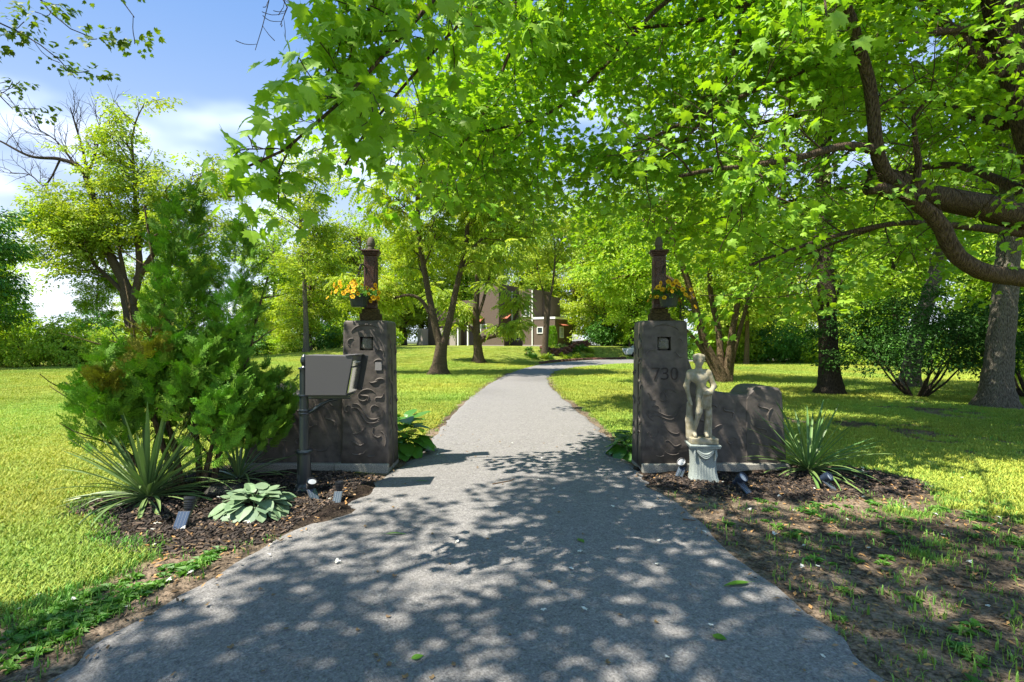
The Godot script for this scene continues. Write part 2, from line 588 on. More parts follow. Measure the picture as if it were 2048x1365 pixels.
func maple_leaf(mb: MB, t: Transform3D, curl: float, fold: float, full := true) -> void:
	var outline: Array = MAPLE if full else [Vector2(0, 0), Vector2(0.30, 0.02), Vector2(0.52, 0.28), Vector2(0.34, 0.36), Vector2(0.42, 0.62), Vector2(0.15, 0.6), Vector2(0, 1.0)]
	var mid := t * Vector3(0, 0.0, 0.38)
	for side in [-1.0, 1.0]:
		for k in outline.size() - 1:
			var a: Vector2 = outline[k]
			var b: Vector2 = outline[k + 1]
			mb.tri(mid, t * Vector3(side * a.x, fold * a.x - curl * (a.y * a.y + a.x * a.x), a.y), t * Vector3(side * b.x, fold * b.x - curl * (b.y * b.y + b.x * b.x), b.y))

func simple_leaf(mb: MB, t: Transform3D, wide: float, curl: float) -> void:
	var a := t * Vector3(0, 0, 0)
	var b := t * Vector3(-wide, 0.12, 0.45)
	var c := t * Vector3(wide, 0.12, 0.45)
	var d := t * Vector3(0, -curl, 1.0)
	mb.tri(a, b, d)
	mb.tri(a, d, c)

# leaf frame: z runs along the leaf, y is its upper face
func leaf_frame(pos: Vector3, dir: Vector3, up: Vector3, size: float) -> Transform3D:
	var z := dir.normalized()
	var x := up.cross(z).normalized()
	if x.length_squared() < 0.01:
		x = Vector3.RIGHT
	var y := z.cross(x)
	return Transform3D(Basis(x * size, y * size, z * size), pos)

func spray(kind: String, m: Material, count: int, reach: float, size: float, seed_: int) -> ArrayMesh:
	rng.seed = seed_
	var mb := MB.new()
	for k in count:
		var a := rr(-2.0, 2.0)
		var r := sqrt(rng.randf()) * reach
		var pos := Vector3(cos(a) * r + reach * 0.35, rr(-0.22, 0.22) * reach - 0.15 * r, sin(a) * r)
		var out := Vector3(cos(a), rr(-0.9, 0.15), sin(a)) + Vector3(rr(-0.6, 0.6), 0, rr(-0.6, 0.6))
		var up := Vector3(rr(-0.7, 0.7), 1.0, rr(-0.7, 0.7)).normalized()
		mb.tint = vary(0.28, 0.10)
		if kind == "maple":
			maple_leaf(mb, leaf_frame(pos, out, up, size * rr(0.65, 1.2)), rr(0.05, 0.35), rr(-0.1, 0.3), false)
		elif kind == "simple":
			simple_leaf(mb, leaf_frame(pos, out, up, size * rr(0.65, 1.3)), rr(0.22, 0.36), rr(0.0, 0.3))
		elif kind == "compound":
			var dir := out.normalized()
			var side := dir.cross(Vector3.UP).normalized()
			var long := size * rr(0.8, 1.3)
			for q in 11:
				var s := (q / 2 + 1) / 6.0
				var sg := -1.0 if q % 2 == 0 else 1.0
				var p := pos + dir * long * s + Vector3(0, -0.30 * long * s * s, 0)
				var o := side * sg * 0.9 + dir * 0.55 + Vector3(0, -0.35, 0) if q < 10 else dir + Vector3(0, -0.6, 0)
				simple_leaf(mb, leaf_frame(p, o, Vector3(rr(-0.3, 0.3), 1, rr(-0.3, 0.3)), long * 0.34), 0.24, 0.15)
	return mb.mesh(m)

func frond(seed_: int) -> ArrayMesh:   # flat scale-leaf spray of an arborvitae
	rng.seed = seed_
	var mb := MB.new()
	for k in 8:
		var s := k / 8.0
		for sg in [-1.0, 1.0]:
			var p := Vector3(0, s, 0.10 * sin(s * 3.0))
			var len := 0.50 * (1.0 - s * 0.72) * rr(0.7, 1.2)
			var d := Vector3(sg * 0.72, 0.80, rr(-0.3, 0.3)).normalized() * len
			var w := Vector3(-d.y * sg, d.x * sg, 0).normalized() * 0.034
			mb.tint = vary(0.25, 0.12)
			mb.tri(p - w, p + w, p + d)
			for q in 2:
				var p2 := p + d * (0.3 + 0.3 * q)
				for s2 in [-1.0, 1.0]:
					var d2: Vector3 = (d.normalized() * 0.8 + Vector3(-d.y, d.x, 0).normalized() * s2 * 0.75 + Vector3(0, 0, rr(-0.35, 0.35))).normalized() * len * (0.42 - 0.08 * q)
					var w2 := Vector3(-d2.y, d2.x, 0).normalized() * 0.030
					mb.tri(p2 - w2, p2 + w2, p2 + d2)
	mb.tri(Vector3(-0.012, 0, 0), Vector3(0.012, 0, 0), Vector3(0, 1.0, 0.03))
	return mb.mesh(M.needle)

var SP := {}

func make_sprays() -> void:
	for k in 3:
		SP["maple%d" % k] = spray("maple", M.maple_leaf, 22, 0.38, 0.100, 100 + k)
		SP["wood%d" % k] = spray("simple", M.wood_leaf, 46, 0.72, 0.19, 110 + k)
		SP["spring%d" % k] = spray("simple", M.spring_leaf, 40, 0.62, 0.165, 120 + k)
		SP["walnut%d" % k] = spray("compound", M.spring_leaf, 6, 0.40, 0.44, 130 + k)
		SP["dark%d" % k] = spray("simple", M.dark_leaf, 40, 0.5, 0.14, 140 + k)
		SP["yew%d" % k] = spray("simple", M.yew_leaf, 44, 0.42, 0.085, 145 + k)
		SP["bush%d" % k] = spray("simple", M.wood_leaf, 34, 0.42, 0.13, 150 + k)
		SP["oak%d" % k] = spray("maple", M.oak_leaf, 14, 0.20, 0.068, 160 + k)
		SP["frond%d" % k] = frond(170 + k)

# ------------------------------------------------------------------ trees
class Growth:
	var wood := MB.new()
	var tips := []          # [position, direction]
	var levels := 3
	var kids := [5, 5, 4]
	var spread := 0.9
	var ratio := 0.62
	var up := 0.15
	var per_twig := 4
	var bare := false

func curve_points(p: Vector3, d: Vector3, length: float, segs: int, wobble: float, lift: float) -> PackedVector3Array:
	var pts := PackedVector3Array([p])
	var q := p
	var dir := d.normalized()
	for k in segs:
		dir = (dir + Vector3(rr(-wobble, wobble), rr(-wobble, wobble) + lift, rr(-wobble, wobble))).normalized()
		q += dir * length / segs
		pts.append(q)
	return pts

func taper(r0: float, r1: float, m: int) -> PackedFloat32Array:
	var out := PackedFloat32Array()
	for k in m:
		out.append(lerpf(r0, r1, pow(float(k) / (m - 1), 0.8)))
	return out

func grow(t: Growth, p: Vector3, d: Vector3, length: float, r: float, lvl: int) -> void:
	var segs := 5 if lvl < 2 else 4
	var pts := curve_points(p, d, length, segs, 0.22, t.up * (1.0 if lvl < 2 else 0.2))
	t.wood.tube(pts, taper(r, maxf(r * 0.35, 0.004), pts.size()), 7 if lvl == 0 else (5 if lvl == 1 else 4), false)
	sprout(t, pts, r, lvl, length)

func sprout(t: Growth, pts: PackedVector3Array, r: float, lvl: int, length: float, from := 0.25, count := -1) -> void:
	if lvl >= t.levels:
		for k in t.per_twig:
			var s := (k + 1.0) / t.per_twig * (pts.size() - 1)
			var a := mini(int(s), pts.size() - 2)
			t.tips.append([pts[a].lerp(pts[a + 1], s - a), pts[a + 1] - pts[a]])
		return
	var m: int = count if count >= 0 else t.kids[mini(lvl, t.kids.size() - 1)]
	for k in m:
		var s := lerpf(from, 1.0, (k + rng.randf()) / m) * (pts.size() - 1)
		var a := mini(int(s), pts.size() - 2)
		var q := pts[a].lerp(pts[a + 1], s - a)
		var along := (pts[a + 1] - pts[a]).normalized()
		var side := along.cross(Vector3(rr(-1, 1), rr(-1, 1), rr(-1, 1))).normalized()
		var d := (along * rr(0.5, 0.9) + side * t.spread * rr(0.7, 1.2)).normalized()
		grow(t, q, d, length * t.ratio * rr(0.7, 1.25), r * 0.5 * rr(0.8, 1.1), lvl + 1)

func crown(parent: Node3D, t: Growth, kind: String, scale0: float, scale1: float, tint := Color(1, 1, 1), amount := 0.22) -> void:
	var where := [[], [], []]
	var tints := [[], [], []]
	for tip in t.tips:
		var d: Vector3 = tip[1]
		var yaw := atan2(-d.z, d.x) + rr(-0.9, 0.9)
		var b := Basis(Vector3.UP, yaw) * Basis(Vector3(0, 0, 1), rr(-0.5, 0.35)) * Basis(Vector3(1, 0, 0), rr(-0.45, 0.45))
		var k := rng.randi() % 3
		where[k].append(Transform3D(b.scaled(Vector3.ONE * rr(scale0, scale1)), tip[0]))
		tints[k].append(vary(amount, 0.10) * tint)
	for k in 3:
		if where[k].size():
			many("crown", SP["%s%d" % [kind, k]], where[k], tints[k], parent)

# stems: list of [points, start radius, end radius, level at which side branches start, how many, their length]
func tree(called: String, label: String, group: String, base: Vector3, bark: Material, stems: Array, t: Growth, kind: String, s0: float, s1: float, tint := Color(1, 1, 1)) -> Node3D:
	var o := thing(called, label, "tree", base, 0.0, group)
	for st in stems:
		var pts := smooth_line(st[0], base)
		var rad := PackedFloat32Array()
		var m := pts.size()
		for k in m:
			var y := pts[k].y
			var flare := 0.9 * exp(-y / 0.22) + 0.25 * exp(-y / 0.9) if y < 3.0 and st[0][0].y < base.y + 0.3 else 0.0
			rad.append(lerpf(st[1], st[2], pow(float(k) / (m - 1), 0.9)) * (1.0 + flare * (0.75 if st.size() < 7 else st[6])))
		t.wood.tube(pts, rad, 12, true, 0.055)
		if st[4] > 0:
			var keep := pts.slice(int(m * (0.3 if st.size() < 8 else st[7])))
			sprout(t, keep, st[1] * 0.55, st[3], st[5], 0.12, st[4])
	part("trunk", t.wood.mesh(bark), o)
	if kind:
		crown(o, t, kind, s0, s1, tint)
	return o

func smooth_line(given: Array, base: Vector3) -> PackedVector3Array:
	var c := Curve3D.new()
	c.bake_interval = 0.25
	for k in given.size():
		var p: Vector3 = given[k] - base
		var tan: Vector3 = (given[mini(k + 1, given.size() - 1)] - given[maxi(k - 1, 0)]) / 6.0
		c.add_point(p, -tan, tan)
	var length := c.get_baked_length()
	var m := clampi(int(length / 0.18), 4, 60)
	var pts := PackedVector3Array()
	for k in m:
		var q := pow(float(k) / (m - 1), 1.25)
		pts.append(c.sample_baked(length * q, true))
	return pts

func pix(list: Array, d: float) -> Array:    # [[px, py] or [px, py, d], ...] -> points
	var out := []
	for p in list:
		out.append(at(p[0], p[1], p[2] if p.size() > 2 else d))
	return out

var LEAF := []

func make_single_leaves() -> void:
	for k in 3:
		rng.seed = 300 + k
		var mb := MB.new()
		maple_leaf(mb, Transform3D(Basis(), Vector3(0, 0, 0.35)), [0.10, 0.28, 0.42][k % 3], [0.18, -0.05, 0.3][k % 3], true)
		mb.tint = Color(0.9, 0.75, 0.8)
		mb.tri(Vector3(0, 0.05, 0), Vector3(0.012, 0, 0.38), Vector3(-0.012, 0, 0.38))
		mb.tri(Vector3(0, 0.05, 0), Vector3(0, 0.015, 0.38), Vector3(0, -0.015, 0.38))
		LEAF.append(mb.mesh(M.maple_leaf))

# leaves one by one round the twig tips that hang close by; the largest in view are parts, the rest one mass
func near_leaves(o: Node3D, tips: Array, per_tip: int, size: float) -> void:
	var all := []
	for tip in tips:
		for k in per_tip:
			var a := rr(0, TAU)
			var p: Vector3 = tip[0] + Vector3(rr(-0.16, 0.16), rr(-0.15, 0.10), rr(-0.16, 0.16))
			var out := Vector3(cos(a), rr(-1.5, -0.1), sin(a))
			var up := Vector3(rr(-0.6, 0.6), 1.0, rr(-0.6, 0.6) + 0.3)
			var t := leaf_frame(p, out, up, size * rr(0.65, 1.15))
			var w := o.position + p
			var d := -w.z
			var seen: bool = d > 0.5 and absf(w.x) < d * 1.02 and absf(w.y - EYE) < d * 0.68
			all.append([d if seen else 1000.0 + d, t, rng.randi() % 3, vary(0.12, 0.08)])
	all.sort_custom(func(a, b): return a[0] < b[0])
	var where := [[], [], []]
	var tints := [[], [], []]
	for k in all.size():
		var e: Array = all[k]
		if k < 300 and e[0] < 1000.0:
			part("leaf", LEAF[e[2]], o, e[1])
		else:
			where[e[2]].append(e[1])
			tints[e[2]].append(e[3])
	for k in 3:
		if where[k].size():
			many("crown", LEAF[k], where[k], tints[k], o)

func limb(t: Growth, base: Vector3, list: Array, r0: float, r1: float, lvl: int, count: int, long: float, from := 0.15) -> void:
	var pts := smooth_line(pix(list, 5.0), base)
	var rad := PackedFloat32Array()
	for k in pts.size():
		rad.append(lerpf(r0, r1, pow(float(k) / (pts.size() - 1), 0.8)))
	t.wood.tube(pts, rad, 10, true, 0.05)
	if count > 0:
		sprout(t, pts, minf(r1 * 1.4, 0.03), lvl, long, from, count)

func make_maple() -> void:
	rng.seed = 11
	var base := Vector3(9.2, 0, -7.5)
	var o := thing("maple_tree", "large spreading maple whose thick mossy limbs and leafy boughs overhang the driveway", "tree", base)
	var t := Growth.new()
	t.levels = 2
	t.kids = [5, 5, 4]
	t.spread = 1.0
	t.ratio = 0.6
	t.up = -0.02
	t.per_twig = 3
	var trunk := smooth_line([base, Vector3(9.0, 1.2, -7.5), Vector3(8.5, 2.6, -7.5), Vector3(8.05, 3.6, -7.5), Vector3(7.75, 5.0, -7.6), Vector3(7.5, 6.6, -7.8), Vector3(7.2, 8.6, -7.9), Vector3(6.9, 10.5, -7.9)], base)
	var rad := PackedFloat32Array()
	for k in trunk.size():
		rad.append(lerpf(0.44, 0.14, pow(float(k) / (trunk.size() - 1), 1.2)) + 0.3 * exp(-trunk[k].y / 0.3))
	t.wood.tube(trunk, rad, 18, true, 0.06)
	# the two heavy limbs and their forks
	limb(t, base, [[2110, 425, 7.4], [2050, 432, 7.2], [1950, 410, 7.0], [1865, 392, 6.8], [1800, 366, 6.6], [1745, 350, 6.5]], 0.22, 0.13, 1, 2, 0.8, 0.7)
	limb(t, base, [[2160, 560, 7.4], [2050, 556, 6.6], [1965, 542, 6.3], [1908, 505, 6.2], [1880, 445, 6.15], [1820, 395, 6.1], [1770, 345, 6.0], [1752, 285, 5.95], [1742, 180, 5.9], [1718, 90, 5.8], [1688, 0, 5.7], [1620, -150, 5.4]], 0.165, 0.045, 0, 6, 1.2, 0.62)
	limb(t, base, [[1790, 388, 6.05], [1762, 376, 6.0], [1735, 378, 5.95]], 0.085, 0.07, 1, 0, 1.0)
	limb(t, base, [[1752, 300, 5.95], [1690, 292, 5.8], [1600, 314, 5.5], [1500, 332, 5.3], [1430, 338, 5.1], [1360, 352, 5.0]], 0.06, 0.018, 0, 11, 1.2)
	limb(t, base, [[1828, 392, 6.15], [1838, 312, 6.05], [1825, 240, 6.0], [1866, 185, 5.9]], 0.06, 0.015, 0, 6, 1.2)
	limb(t, base, [[2080, 470, 7.4], [1960, 456, 7.0], [1820, 445, 6.6], [1700, 464, 6.3], [1580, 500, 6.0], [1500, 530, 5.9]], 0.075, 0.014, 0, 13, 1.3)
	limb(t, base, [[1760, 452, 6.5], [1660, 490, 6.6], [1590, 520, 6.6]], 0.028, 0.01, 0, 5, 1.1)
	# slender boughs over the drive
	limb(t, base, [[2000, 150, 7.6], [1700, -100, 7.4], [1450, -60, 7.0], [1330, 5, 6.6], [1240, 100, 6.4], [1150, 190, 6.2], [1085, 232, 6.1], [1000, 256, 6.0], [930, 268, 5.9]], 0.09, 0.012, 0, 16, 1.5, 0.35)
	limb(t, base, [[1450, -80, 6.6], [1250, -160, 5.6], [1080, -100, 5.0], [946, 20, 4.5], [860, 112, 4.3], [792, 190, 4.1], [730, 265, 4.0], [690, 330, 3.9]], 0.045, 0.008, 0, 15, 0.9, 0.4)
	limb(t, base, [[1080, -100, 5.0], [930, -60, 3.7], [850, 20, 3.25], [746, 134, 3.1], [690, 195, 3.05], [623, 253, 3.0], [560, 306, 2.95], [490, 335, 2.9]], 0.035, 0.007, 0, 13, 0.55, 0.3)
	limb(t, base, [[930, -60, 3.7], [790, -30, 3.4], [720, 40, 3.3], [670, 110, 3.3], [640, 180, 3.25]], 0.022, 0.006, 0, 9, 0.5, 0.2)
	limb(t, base, [[1250, -160, 5.6], [1100, -60, 5.8], [1030, 80, 5.7], [985, 190, 5.6], [940, 270, 5.6], [890, 320, 5.5]], 0.040, 0.009, 0, 12, 1.2, 0.3)
	limb(t, base, [[1620, -150, 5.4], [1500, -60, 6.2], [1490, 20, 6.4], [1468, 105, 6.4], [1440, 190, 6.3], [1370, 280, 6.2], [1290, 345, 6.1]], 0.045, 0.010, 0, 13, 1.4, 0.25)
	limb(t, base, [[1620, -150, 5.4], [1640, -160, 4.0], [1648, -20, 3.3], [1660, 70, 3.1]], 0.022, 0.006, 1, 4, 0.35, 0.6)
	# the far side of the crown
	var back := [
		[[2010, 250, 8.0], [1800, 200, 9.5], [1550, 240, 10.5], [1300, 300, 11.0], [1130, 360, 11.5]],
		[[2000, 100, 8.0], [1750, 30, 9.0], [1450, 60, 10.0], [1200, 130, 10.5], [1000, 230, 11.0]],
		[[1990, 0, 8.0], [1700, -150, 8.5], [1400, -100, 9.0], [1150, -10, 9.5], [930, 90, 9.5]],
		[[2040, 380, 8.0], [1900, 330, 9.0], [1750, 360, 10.0], [1550, 410, 11.0], [1380, 450, 11.5]],
		[[1990, 60, 8.0], [1900, 60, 7.2], [1750, 90, 6.6], [1560, 160, 6.4], [1400, 230, 6.3], [1250, 300, 6.3]],
		[[1990, -40, 8.0], [1850, -60, 7.5], [1600, -20, 7.0], [1400, 40, 7.0], [1230, 60, 7.0], [1080, 90, 7.0]],
		[[2010, 250, 8.0], [2040, 190, 10.0], [1980, 210, 12.0], [1900, 240, 13.5]],
		[[2000, 40, 8.0], [2200, -150, 8.0], [2400, -300, 8.0]], [[1990, 0, 8.0], [1900, -350, 7.0], [1700, -550, 6.0]], [[1990, -40, 8.0], [2000, -400, 10.0], [1900, -420, 12.0]],
		[[1970, -80, 8.0], [1700, -330, 7.5], [1500, -330, 6.4], [1350, -330, 5.6]],
		[[1990, -40, 8.0], [1800, -150, 10.0], [1600, -250, 12.0], [1450, -250, 14.0]],
		[[1980, -60, 8.0], [1650, -250, 9.0], [1400, -280, 10.5], [1200, -250, 12.0]],
		[[1990, -40, 8.0], [1950, -250, 10.0], [1850, -260, 13.0]]]
	t.levels = 3
	t.kids = [6, 5, 4]
	t.per_twig = 2
	for b in back:
		limb(t, base, b, 0.085, 0.014, 0, 8, 2.3, 0.15)
	part("trunk", t.wood.mesh(M.bark_maple), o)
	var close := []
	var rest := []
	for tip in t.tips:
		var w: Vector3 = base + tip[0]
		if w.z > -5.2:
			if w.x < -1.62 or (w.x < -1.35 and w.y > 3.0) or w.y < 2.25 or (w.x > 3.2 and w.y < 4.3):
				continue
			if w.z > -2.1 or (w - Vector3(0, EYE, 0)).length() < 2.3:
				continue
			close.append(tip)
		elif w.z > -6.9 and w.x < 1.6 and w.y < 3.0 and w.x > -2.6:
			continue
		elif (w.x > 3.0 and w.z > -8.2 and w.y < 4.6 and rng.randf() < 0.8) or (w.x > 1.4 and w.z > -6.1 and w.y < 4.8 and rng.randf() < 0.7):
			continue
		else:
			rest.append(tip)
	near_leaves(o, close, 3, 0.128)
	t.tips = rest
	crown(o, t, "maple", 0.75, 1.15)
	print("maple ", close.size(), " near tips, ", rest.size(), " sprays")

func make_shade_tree() -> void:   # stands behind and beside the camera; its twigs hang into the sky
	rng.seed = 23
	var base := Vector3(-7.4, 0, 2.6)
	var o := thing("oak_tree", "small leaved tree whose thin twigs hang against the open sky", "tree", base)
	var t := Growth.new()
	t.levels = 2
	t.kids = [5, 5, 4]
	t.per_twig = 3
	t.up = 0.03
	var trunk := smooth_line([base, base + Vector3(0.1, 2.5, 0), base + Vector3(0.4, 5.0, -0.2), base + Vector3(0.8, 8.0, -0.3)], base)
	t.wood.tube(trunk, taper(0.34, 0.16, trunk.size()), 12, true, 0.05)
	var limbs := [
		[Vector3(-7.0, 5.0, 2.4), Vector3(-4.6, 6.6, 0.8), Vector3(-2.6, 7.0, -0.4), Vector3(-0.8, 7.2, -1.2)],
		[Vector3(-7.0, 5.5, 2.4), Vector3(-5.0, 7.0, 2.6), Vector3(-3.0, 7.4, 2.4), Vector3(-1.0, 7.4, 1.6)],
		[Vector3(-6.8, 6.5, 2.3), Vector3(-5.6, 7.6, -0.2), Vector3(-4.4, 7.9, -1.6), Vector3(-2.8, 7.8, -2.6)],
		[Vector3(-6.8, 7.0, 2.3), Vector3(-4.6, 9.0, 1.2), Vector3(-2.4, 9.6, 0.4), Vector3(-1.0, 9.6, -0.6)]]
	for l in limbs:
		var pts := smooth_line(l, base)
		t.wood.tube(pts, taper(0.11, 0.03, pts.size()), 8, true, 0.04)
		sprout(t, pts, 0.035, 0, 1.9, 0.25, 16)
	var tw := Growth.new()
	tw.levels = 1
	tw.spread = 0.6
	tw.per_twig = 3
	var hang := [
		[[-420, -500, 4.6], [-200, -180, 4.9], [-50, 10, 5.0], [50, 70, 5.0], [110, 112, 5.0], [150, 155, 5.0]],
		[[-420, -500, 4.6], [-160, -180, 4.9], [50, -30, 5.0], [120, 45, 5.0], [185, 75, 5.0]],
		[[-160, -180, 4.9], [120, -120, 5.0], [215, -40, 5.0], [245, 8, 5.0], [268, 34, 5.0]],
		[[-200, -180, 4.9], [-140, 20, 5.0], [-60, 110, 5.0], [0, 195, 5.0], [25, 218, 5.0]]]
	for h in hang:
		limb(t, base, h, 0.022, 0.004, 9, 0, 0.3)
		var pts := smooth_line(pix(h, 5.0), base)
		sprout(tw, pts, 0.006, 0, 0.36, 0.45, 8)
	for h in [[[300, -260, 5.0], [560, -160, 5.2], [545, -40, 5.2], [528, 40, 5.2], [510, 100, 5.2]], [[545, -40, 5.2], [575, 20, 5.2], [560, 50, 5.2]], [[-300, 150, 5.2], [-100, 170, 5.2], [0, 180, 5.2], [40, 225, 5.2]]]:
		limb(t, base, h, 0.014, 0.003, 9, 0, 0.3)
		var bt := Growth.new()
		bt.levels = 1
		bt.spread = 0.5
		sprout(bt, smooth_line(pix(h, 5.0), base), 0.005, 0, 0.3, 0.4, 9)
		t.wood.v.append_array(bt.wood.v)
		t.wood.n.append_array(bt.wood.n)
		t.wood.c.append_array(bt.wood.c)
		var off := t.wood.v.size() - bt.wood.v.size()
		for k in bt.wood.i:
			t.wood.i.append(k + off)
	var off2 := t.wood.v.size()
	t.wood.v.append_array(tw.wood.v)
	t.wood.n.append_array(tw.wood.n)
	t.wood.c.append_array(tw.wood.c)
	for k in tw.wood.i:
		t.wood.i.append(k + off2)
	part("trunk", t.wood.mesh(M.bark_dark), o)
	crown(o, t, "maple", 0.8, 1.25)
	crown(o, tw, "oak", 0.6, 1.0)

func make_trees() -> void:
	# beside the drive
	rng.seed = 31
	var t := Growth.new()
	t.levels = 2
	t.kids = [5, 5, 4]
	t.per_twig = 3
	t.up = 0.04
	var b := at(878, 750, 22.6)
	b.y = 0.0
	tree("walnut_tree", "forked tree with two rising stems on the lawn beside the driveway bend", "trees on the front lawn", b, M.bark, [
		[[b, at(880, 715, 22.6), at(884, 685, 22.6)], 0.33, 0.24, 0, 0, 1.0],
		[pix([[881, 695], [868, 640], [852, 560], [838, 470], [836, 400], [842, 330], [835, 250]], 22.6), 0.19, 0.05, 0, 15, 3.4],
		[pix([[886, 695], [899, 640], [914, 570], [930, 500], [936, 420], [930, 340], [945, 250]], 22.6), 0.18, 0.05, 0, 15, 3.4],
		[pix([[858, 625], [842, 600], [815, 590], [770, 600], [730, 590]], 22.6), 0.10, 0.03, 0, 6, 2.2],
		[pix([[938, 450], [975, 430], [1020, 410]], 22.6), 0.09, 0.03, 0, 5, 2.4]], t, "walnut", 0.9, 1.3)
	rng.seed = 37
	t = Growth.new()
	t.levels = 2
	t.kids = [5, 5, 4]
	t.per_twig = 3
	b = at(957, 730, 32.0)
	b.y = H(b.x, b.z)
	tree("walnut_tree", "crooked tree with one long low limb reaching towards the house windows", "trees on the front lawn", b, M.bark, [
		[[b, at(956, 700, 32), at(954, 670, 32), at(951, 620, 32)], 0.30, 0.2, 0, 0, 1.0],
		[pix([[951, 622], [955, 560], [948, 480], [955, 400], [950, 320]], 32.0), 0.2, 0.05, 0, 18, 4.0],
		[pix([[956, 686], [970, 676], [1000, 668], [1022, 650], [1035, 622], [1040, 600]], 32.0), 0.19, 0.06, 0, 4, 1.6],
		[pix([[952, 672], [944, 660], [930, 642], [905, 628], [880, 612]], 32.0), 0.11, 0.03, 0, 4, 1.6],
		[pix([[952, 640], [962, 615], [972, 580], [985, 520], [1000, 450]], 32.0), 0.12, 0.04, 0, 11, 3.0]], t, "walnut", 0.9, 1.4)
	rng.seed = 41
	t = Growth.new()
	t.levels = 2
	t.kids = [5, 4, 4]
	t.per_twig = 3
	b = at(1091, 720, 40.0)
	b.y = H(b.x, b.z)
	tree("pollard_tree", "straight stubby trunk with a leafy top standing in the red stone garden bed", "trees on the front lawn", b, M.bark, [
		[[b, at(1090, 700, 40), at(1092, 660, 40), at(1095, 620, 40), at(1096, 590, 40)], 0.22, 0.24, 0, 0, 1.0],
		[pix([[1095, 610], [1080, 560], [1070, 500]], 40.0), 0.1, 0.04, 0, 6, 2.6],
		[pix([[1095, 610], [1105, 570], [1110, 500], [1100, 430]], 40.0), 0.12, 0.04, 0, 14, 3.6]], t, "spring", 0.9, 1.4)
	rng.seed = 43
	t = Growth.new()
	t.levels = 2
	t.kids = [5, 5, 4]
	t.per_twig = 3
	t.up = 0.0
	b = at(1447, 768, 18.5)
	b.y = 0.0
	tree("multistem_tree", "tree with five slanting pale stems rising from one base behind the wing wall", "trees on the front lawn", b, M.bark_tan, [
		[[b, at(1440, 745, 18.5), at(1412, 690, 18.5), at(1392, 620, 18.4), at(1370, 545, 18.2), at(1345, 480, 18.0), at(1335, 400, 18)], 0.19, 0.07, 0, 8, 2.6, 0.3, 0.72],
		[[b + Vector3(0.05, 0, -0.15), at(1443, 740, 18.6), at(1437, 660, 18.8), at(1422, 590, 19), at(1420, 520, 19), at(1430, 430, 19)], 0.15, 0.06, 0, 7, 2.5, 0.3, 0.72],
		[[b + Vector3(0.1, 0, 0), at(1456, 735, 18.5), at(1464, 670, 18.4), at(1476, 600, 18.2), at(1480, 540, 18), at(1505, 470, 18)], 0.16, 0.06, 0, 8, 2.5, 0.3, 0.72],
		[[b + Vector3(0.2, 0, 0.05), at(1464, 725, 18.5), at(1480, 660, 18.3), at(1500, 590, 18), at(1520, 520, 17.8)], 0.11, 0.04, 0, 5, 2.0, 0.3, 0.75],
		[[b + Vector3(-0.1, 0, 0.05), at(1425, 735, 18.5), at(1398, 690, 18.4), at(1370, 658, 18.2), at(1330, 630, 18)], 0.12, 0.04, 0, 2, 1.2, 0.3, 0.8],
		[pix([[1385, 600], [1340, 558], [1300, 547], [1250, 552], [1200, 566]], 18.3), 0.12, 0.03, 0, 6, 1.2]], t, "wood", 0.55, 0.85)
	rng.seed = 47
	t = Growth.new()
	t.levels = 2
	t.kids = [5, 5, 4]
	t.per_twig = 3
	t.up = 0.0
	b = at(1660, 790, 14.2)
	b.y = 0.0
	tree("shade_tree", "tall tree with one straight dark trunk on the shaded lawn", "trees on the front lawn", b, M.bark_dark, [
		[[b, at(1660, 760, 14.2), at(1657, 680, 14.2), at(1652, 560, 14.2), at(1648, 440, 14.2), at(1645, 300, 14.2), at(1640, 150, 14.2), at(1640, 0, 14.2)], 0.26, 0.16, 0, 14, 3.2, 0.75, 0.55],
		[pix([[1652, 640], [1672, 600], [1690, 540]], 14.2), 0.045, 0.02, 1, 5, 1.2],
		[pix([[1650, 470], [1610, 480], [1560, 510], [1500, 520]], 14.2), 0.06, 0.02, 1, 7, 1.6]], t, "wood", 0.5, 0.8)
	rng.seed = 53
	t = Growth.new()
	t.levels = 2
	t.kids = [5, 5, 4]
	t.per_twig = 3
	b = at(1993, 812, 11.6)
	b.y = 0.0
	tree("beech_tree", "smooth pale grey trunk with broad root flare beside dark evergreen shrubs", "trees on the front lawn", b, M.bark_pale, [
		[[b, at(1994, 780, 11.6), at(2000, 700, 11.6), at(2010, 600, 11.6), at(2018, 500, 11.7), at(2024, 400, 11.8), at(2012, 300, 12), at(2010, 100, 12), at(2000, -200, 12)], 0.27, 0.14, 0, 12, 3.2]], t, "wood", 0.5, 0.8)
	rng.seed = 59
	t = Growth.new()
	t.levels = 2
	t.kids = [5, 5, 4]
	t.per_twig = 3
	b = Vector3(12.7, 0, -16.4)
	tree("leaning_tree", "pale trunk leaning over the dark evergreen shrubs", "trees on the front lawn", b, M.bark_pale, [
		[[b, at(1838, 660, 16.2), at(1862, 580, 16), at(1890, 480, 16), at(1930, 390, 16), at(1975, 300, 16), at(2000, 100, 16)], 0.24, 0.14, 0, 12, 3.4]], t, "wood", 0.55, 0.9)

	# the broken old tree and its neighbours on the far side of the lawn
	rng.seed = 61
	t = Growth.new()
	t.levels = 2
	t.kids = [5, 5, 4]
	t.per_twig = 3
	t.up = 0.05
	b = at(268, 722, 36.0)
	b.y = 0.0
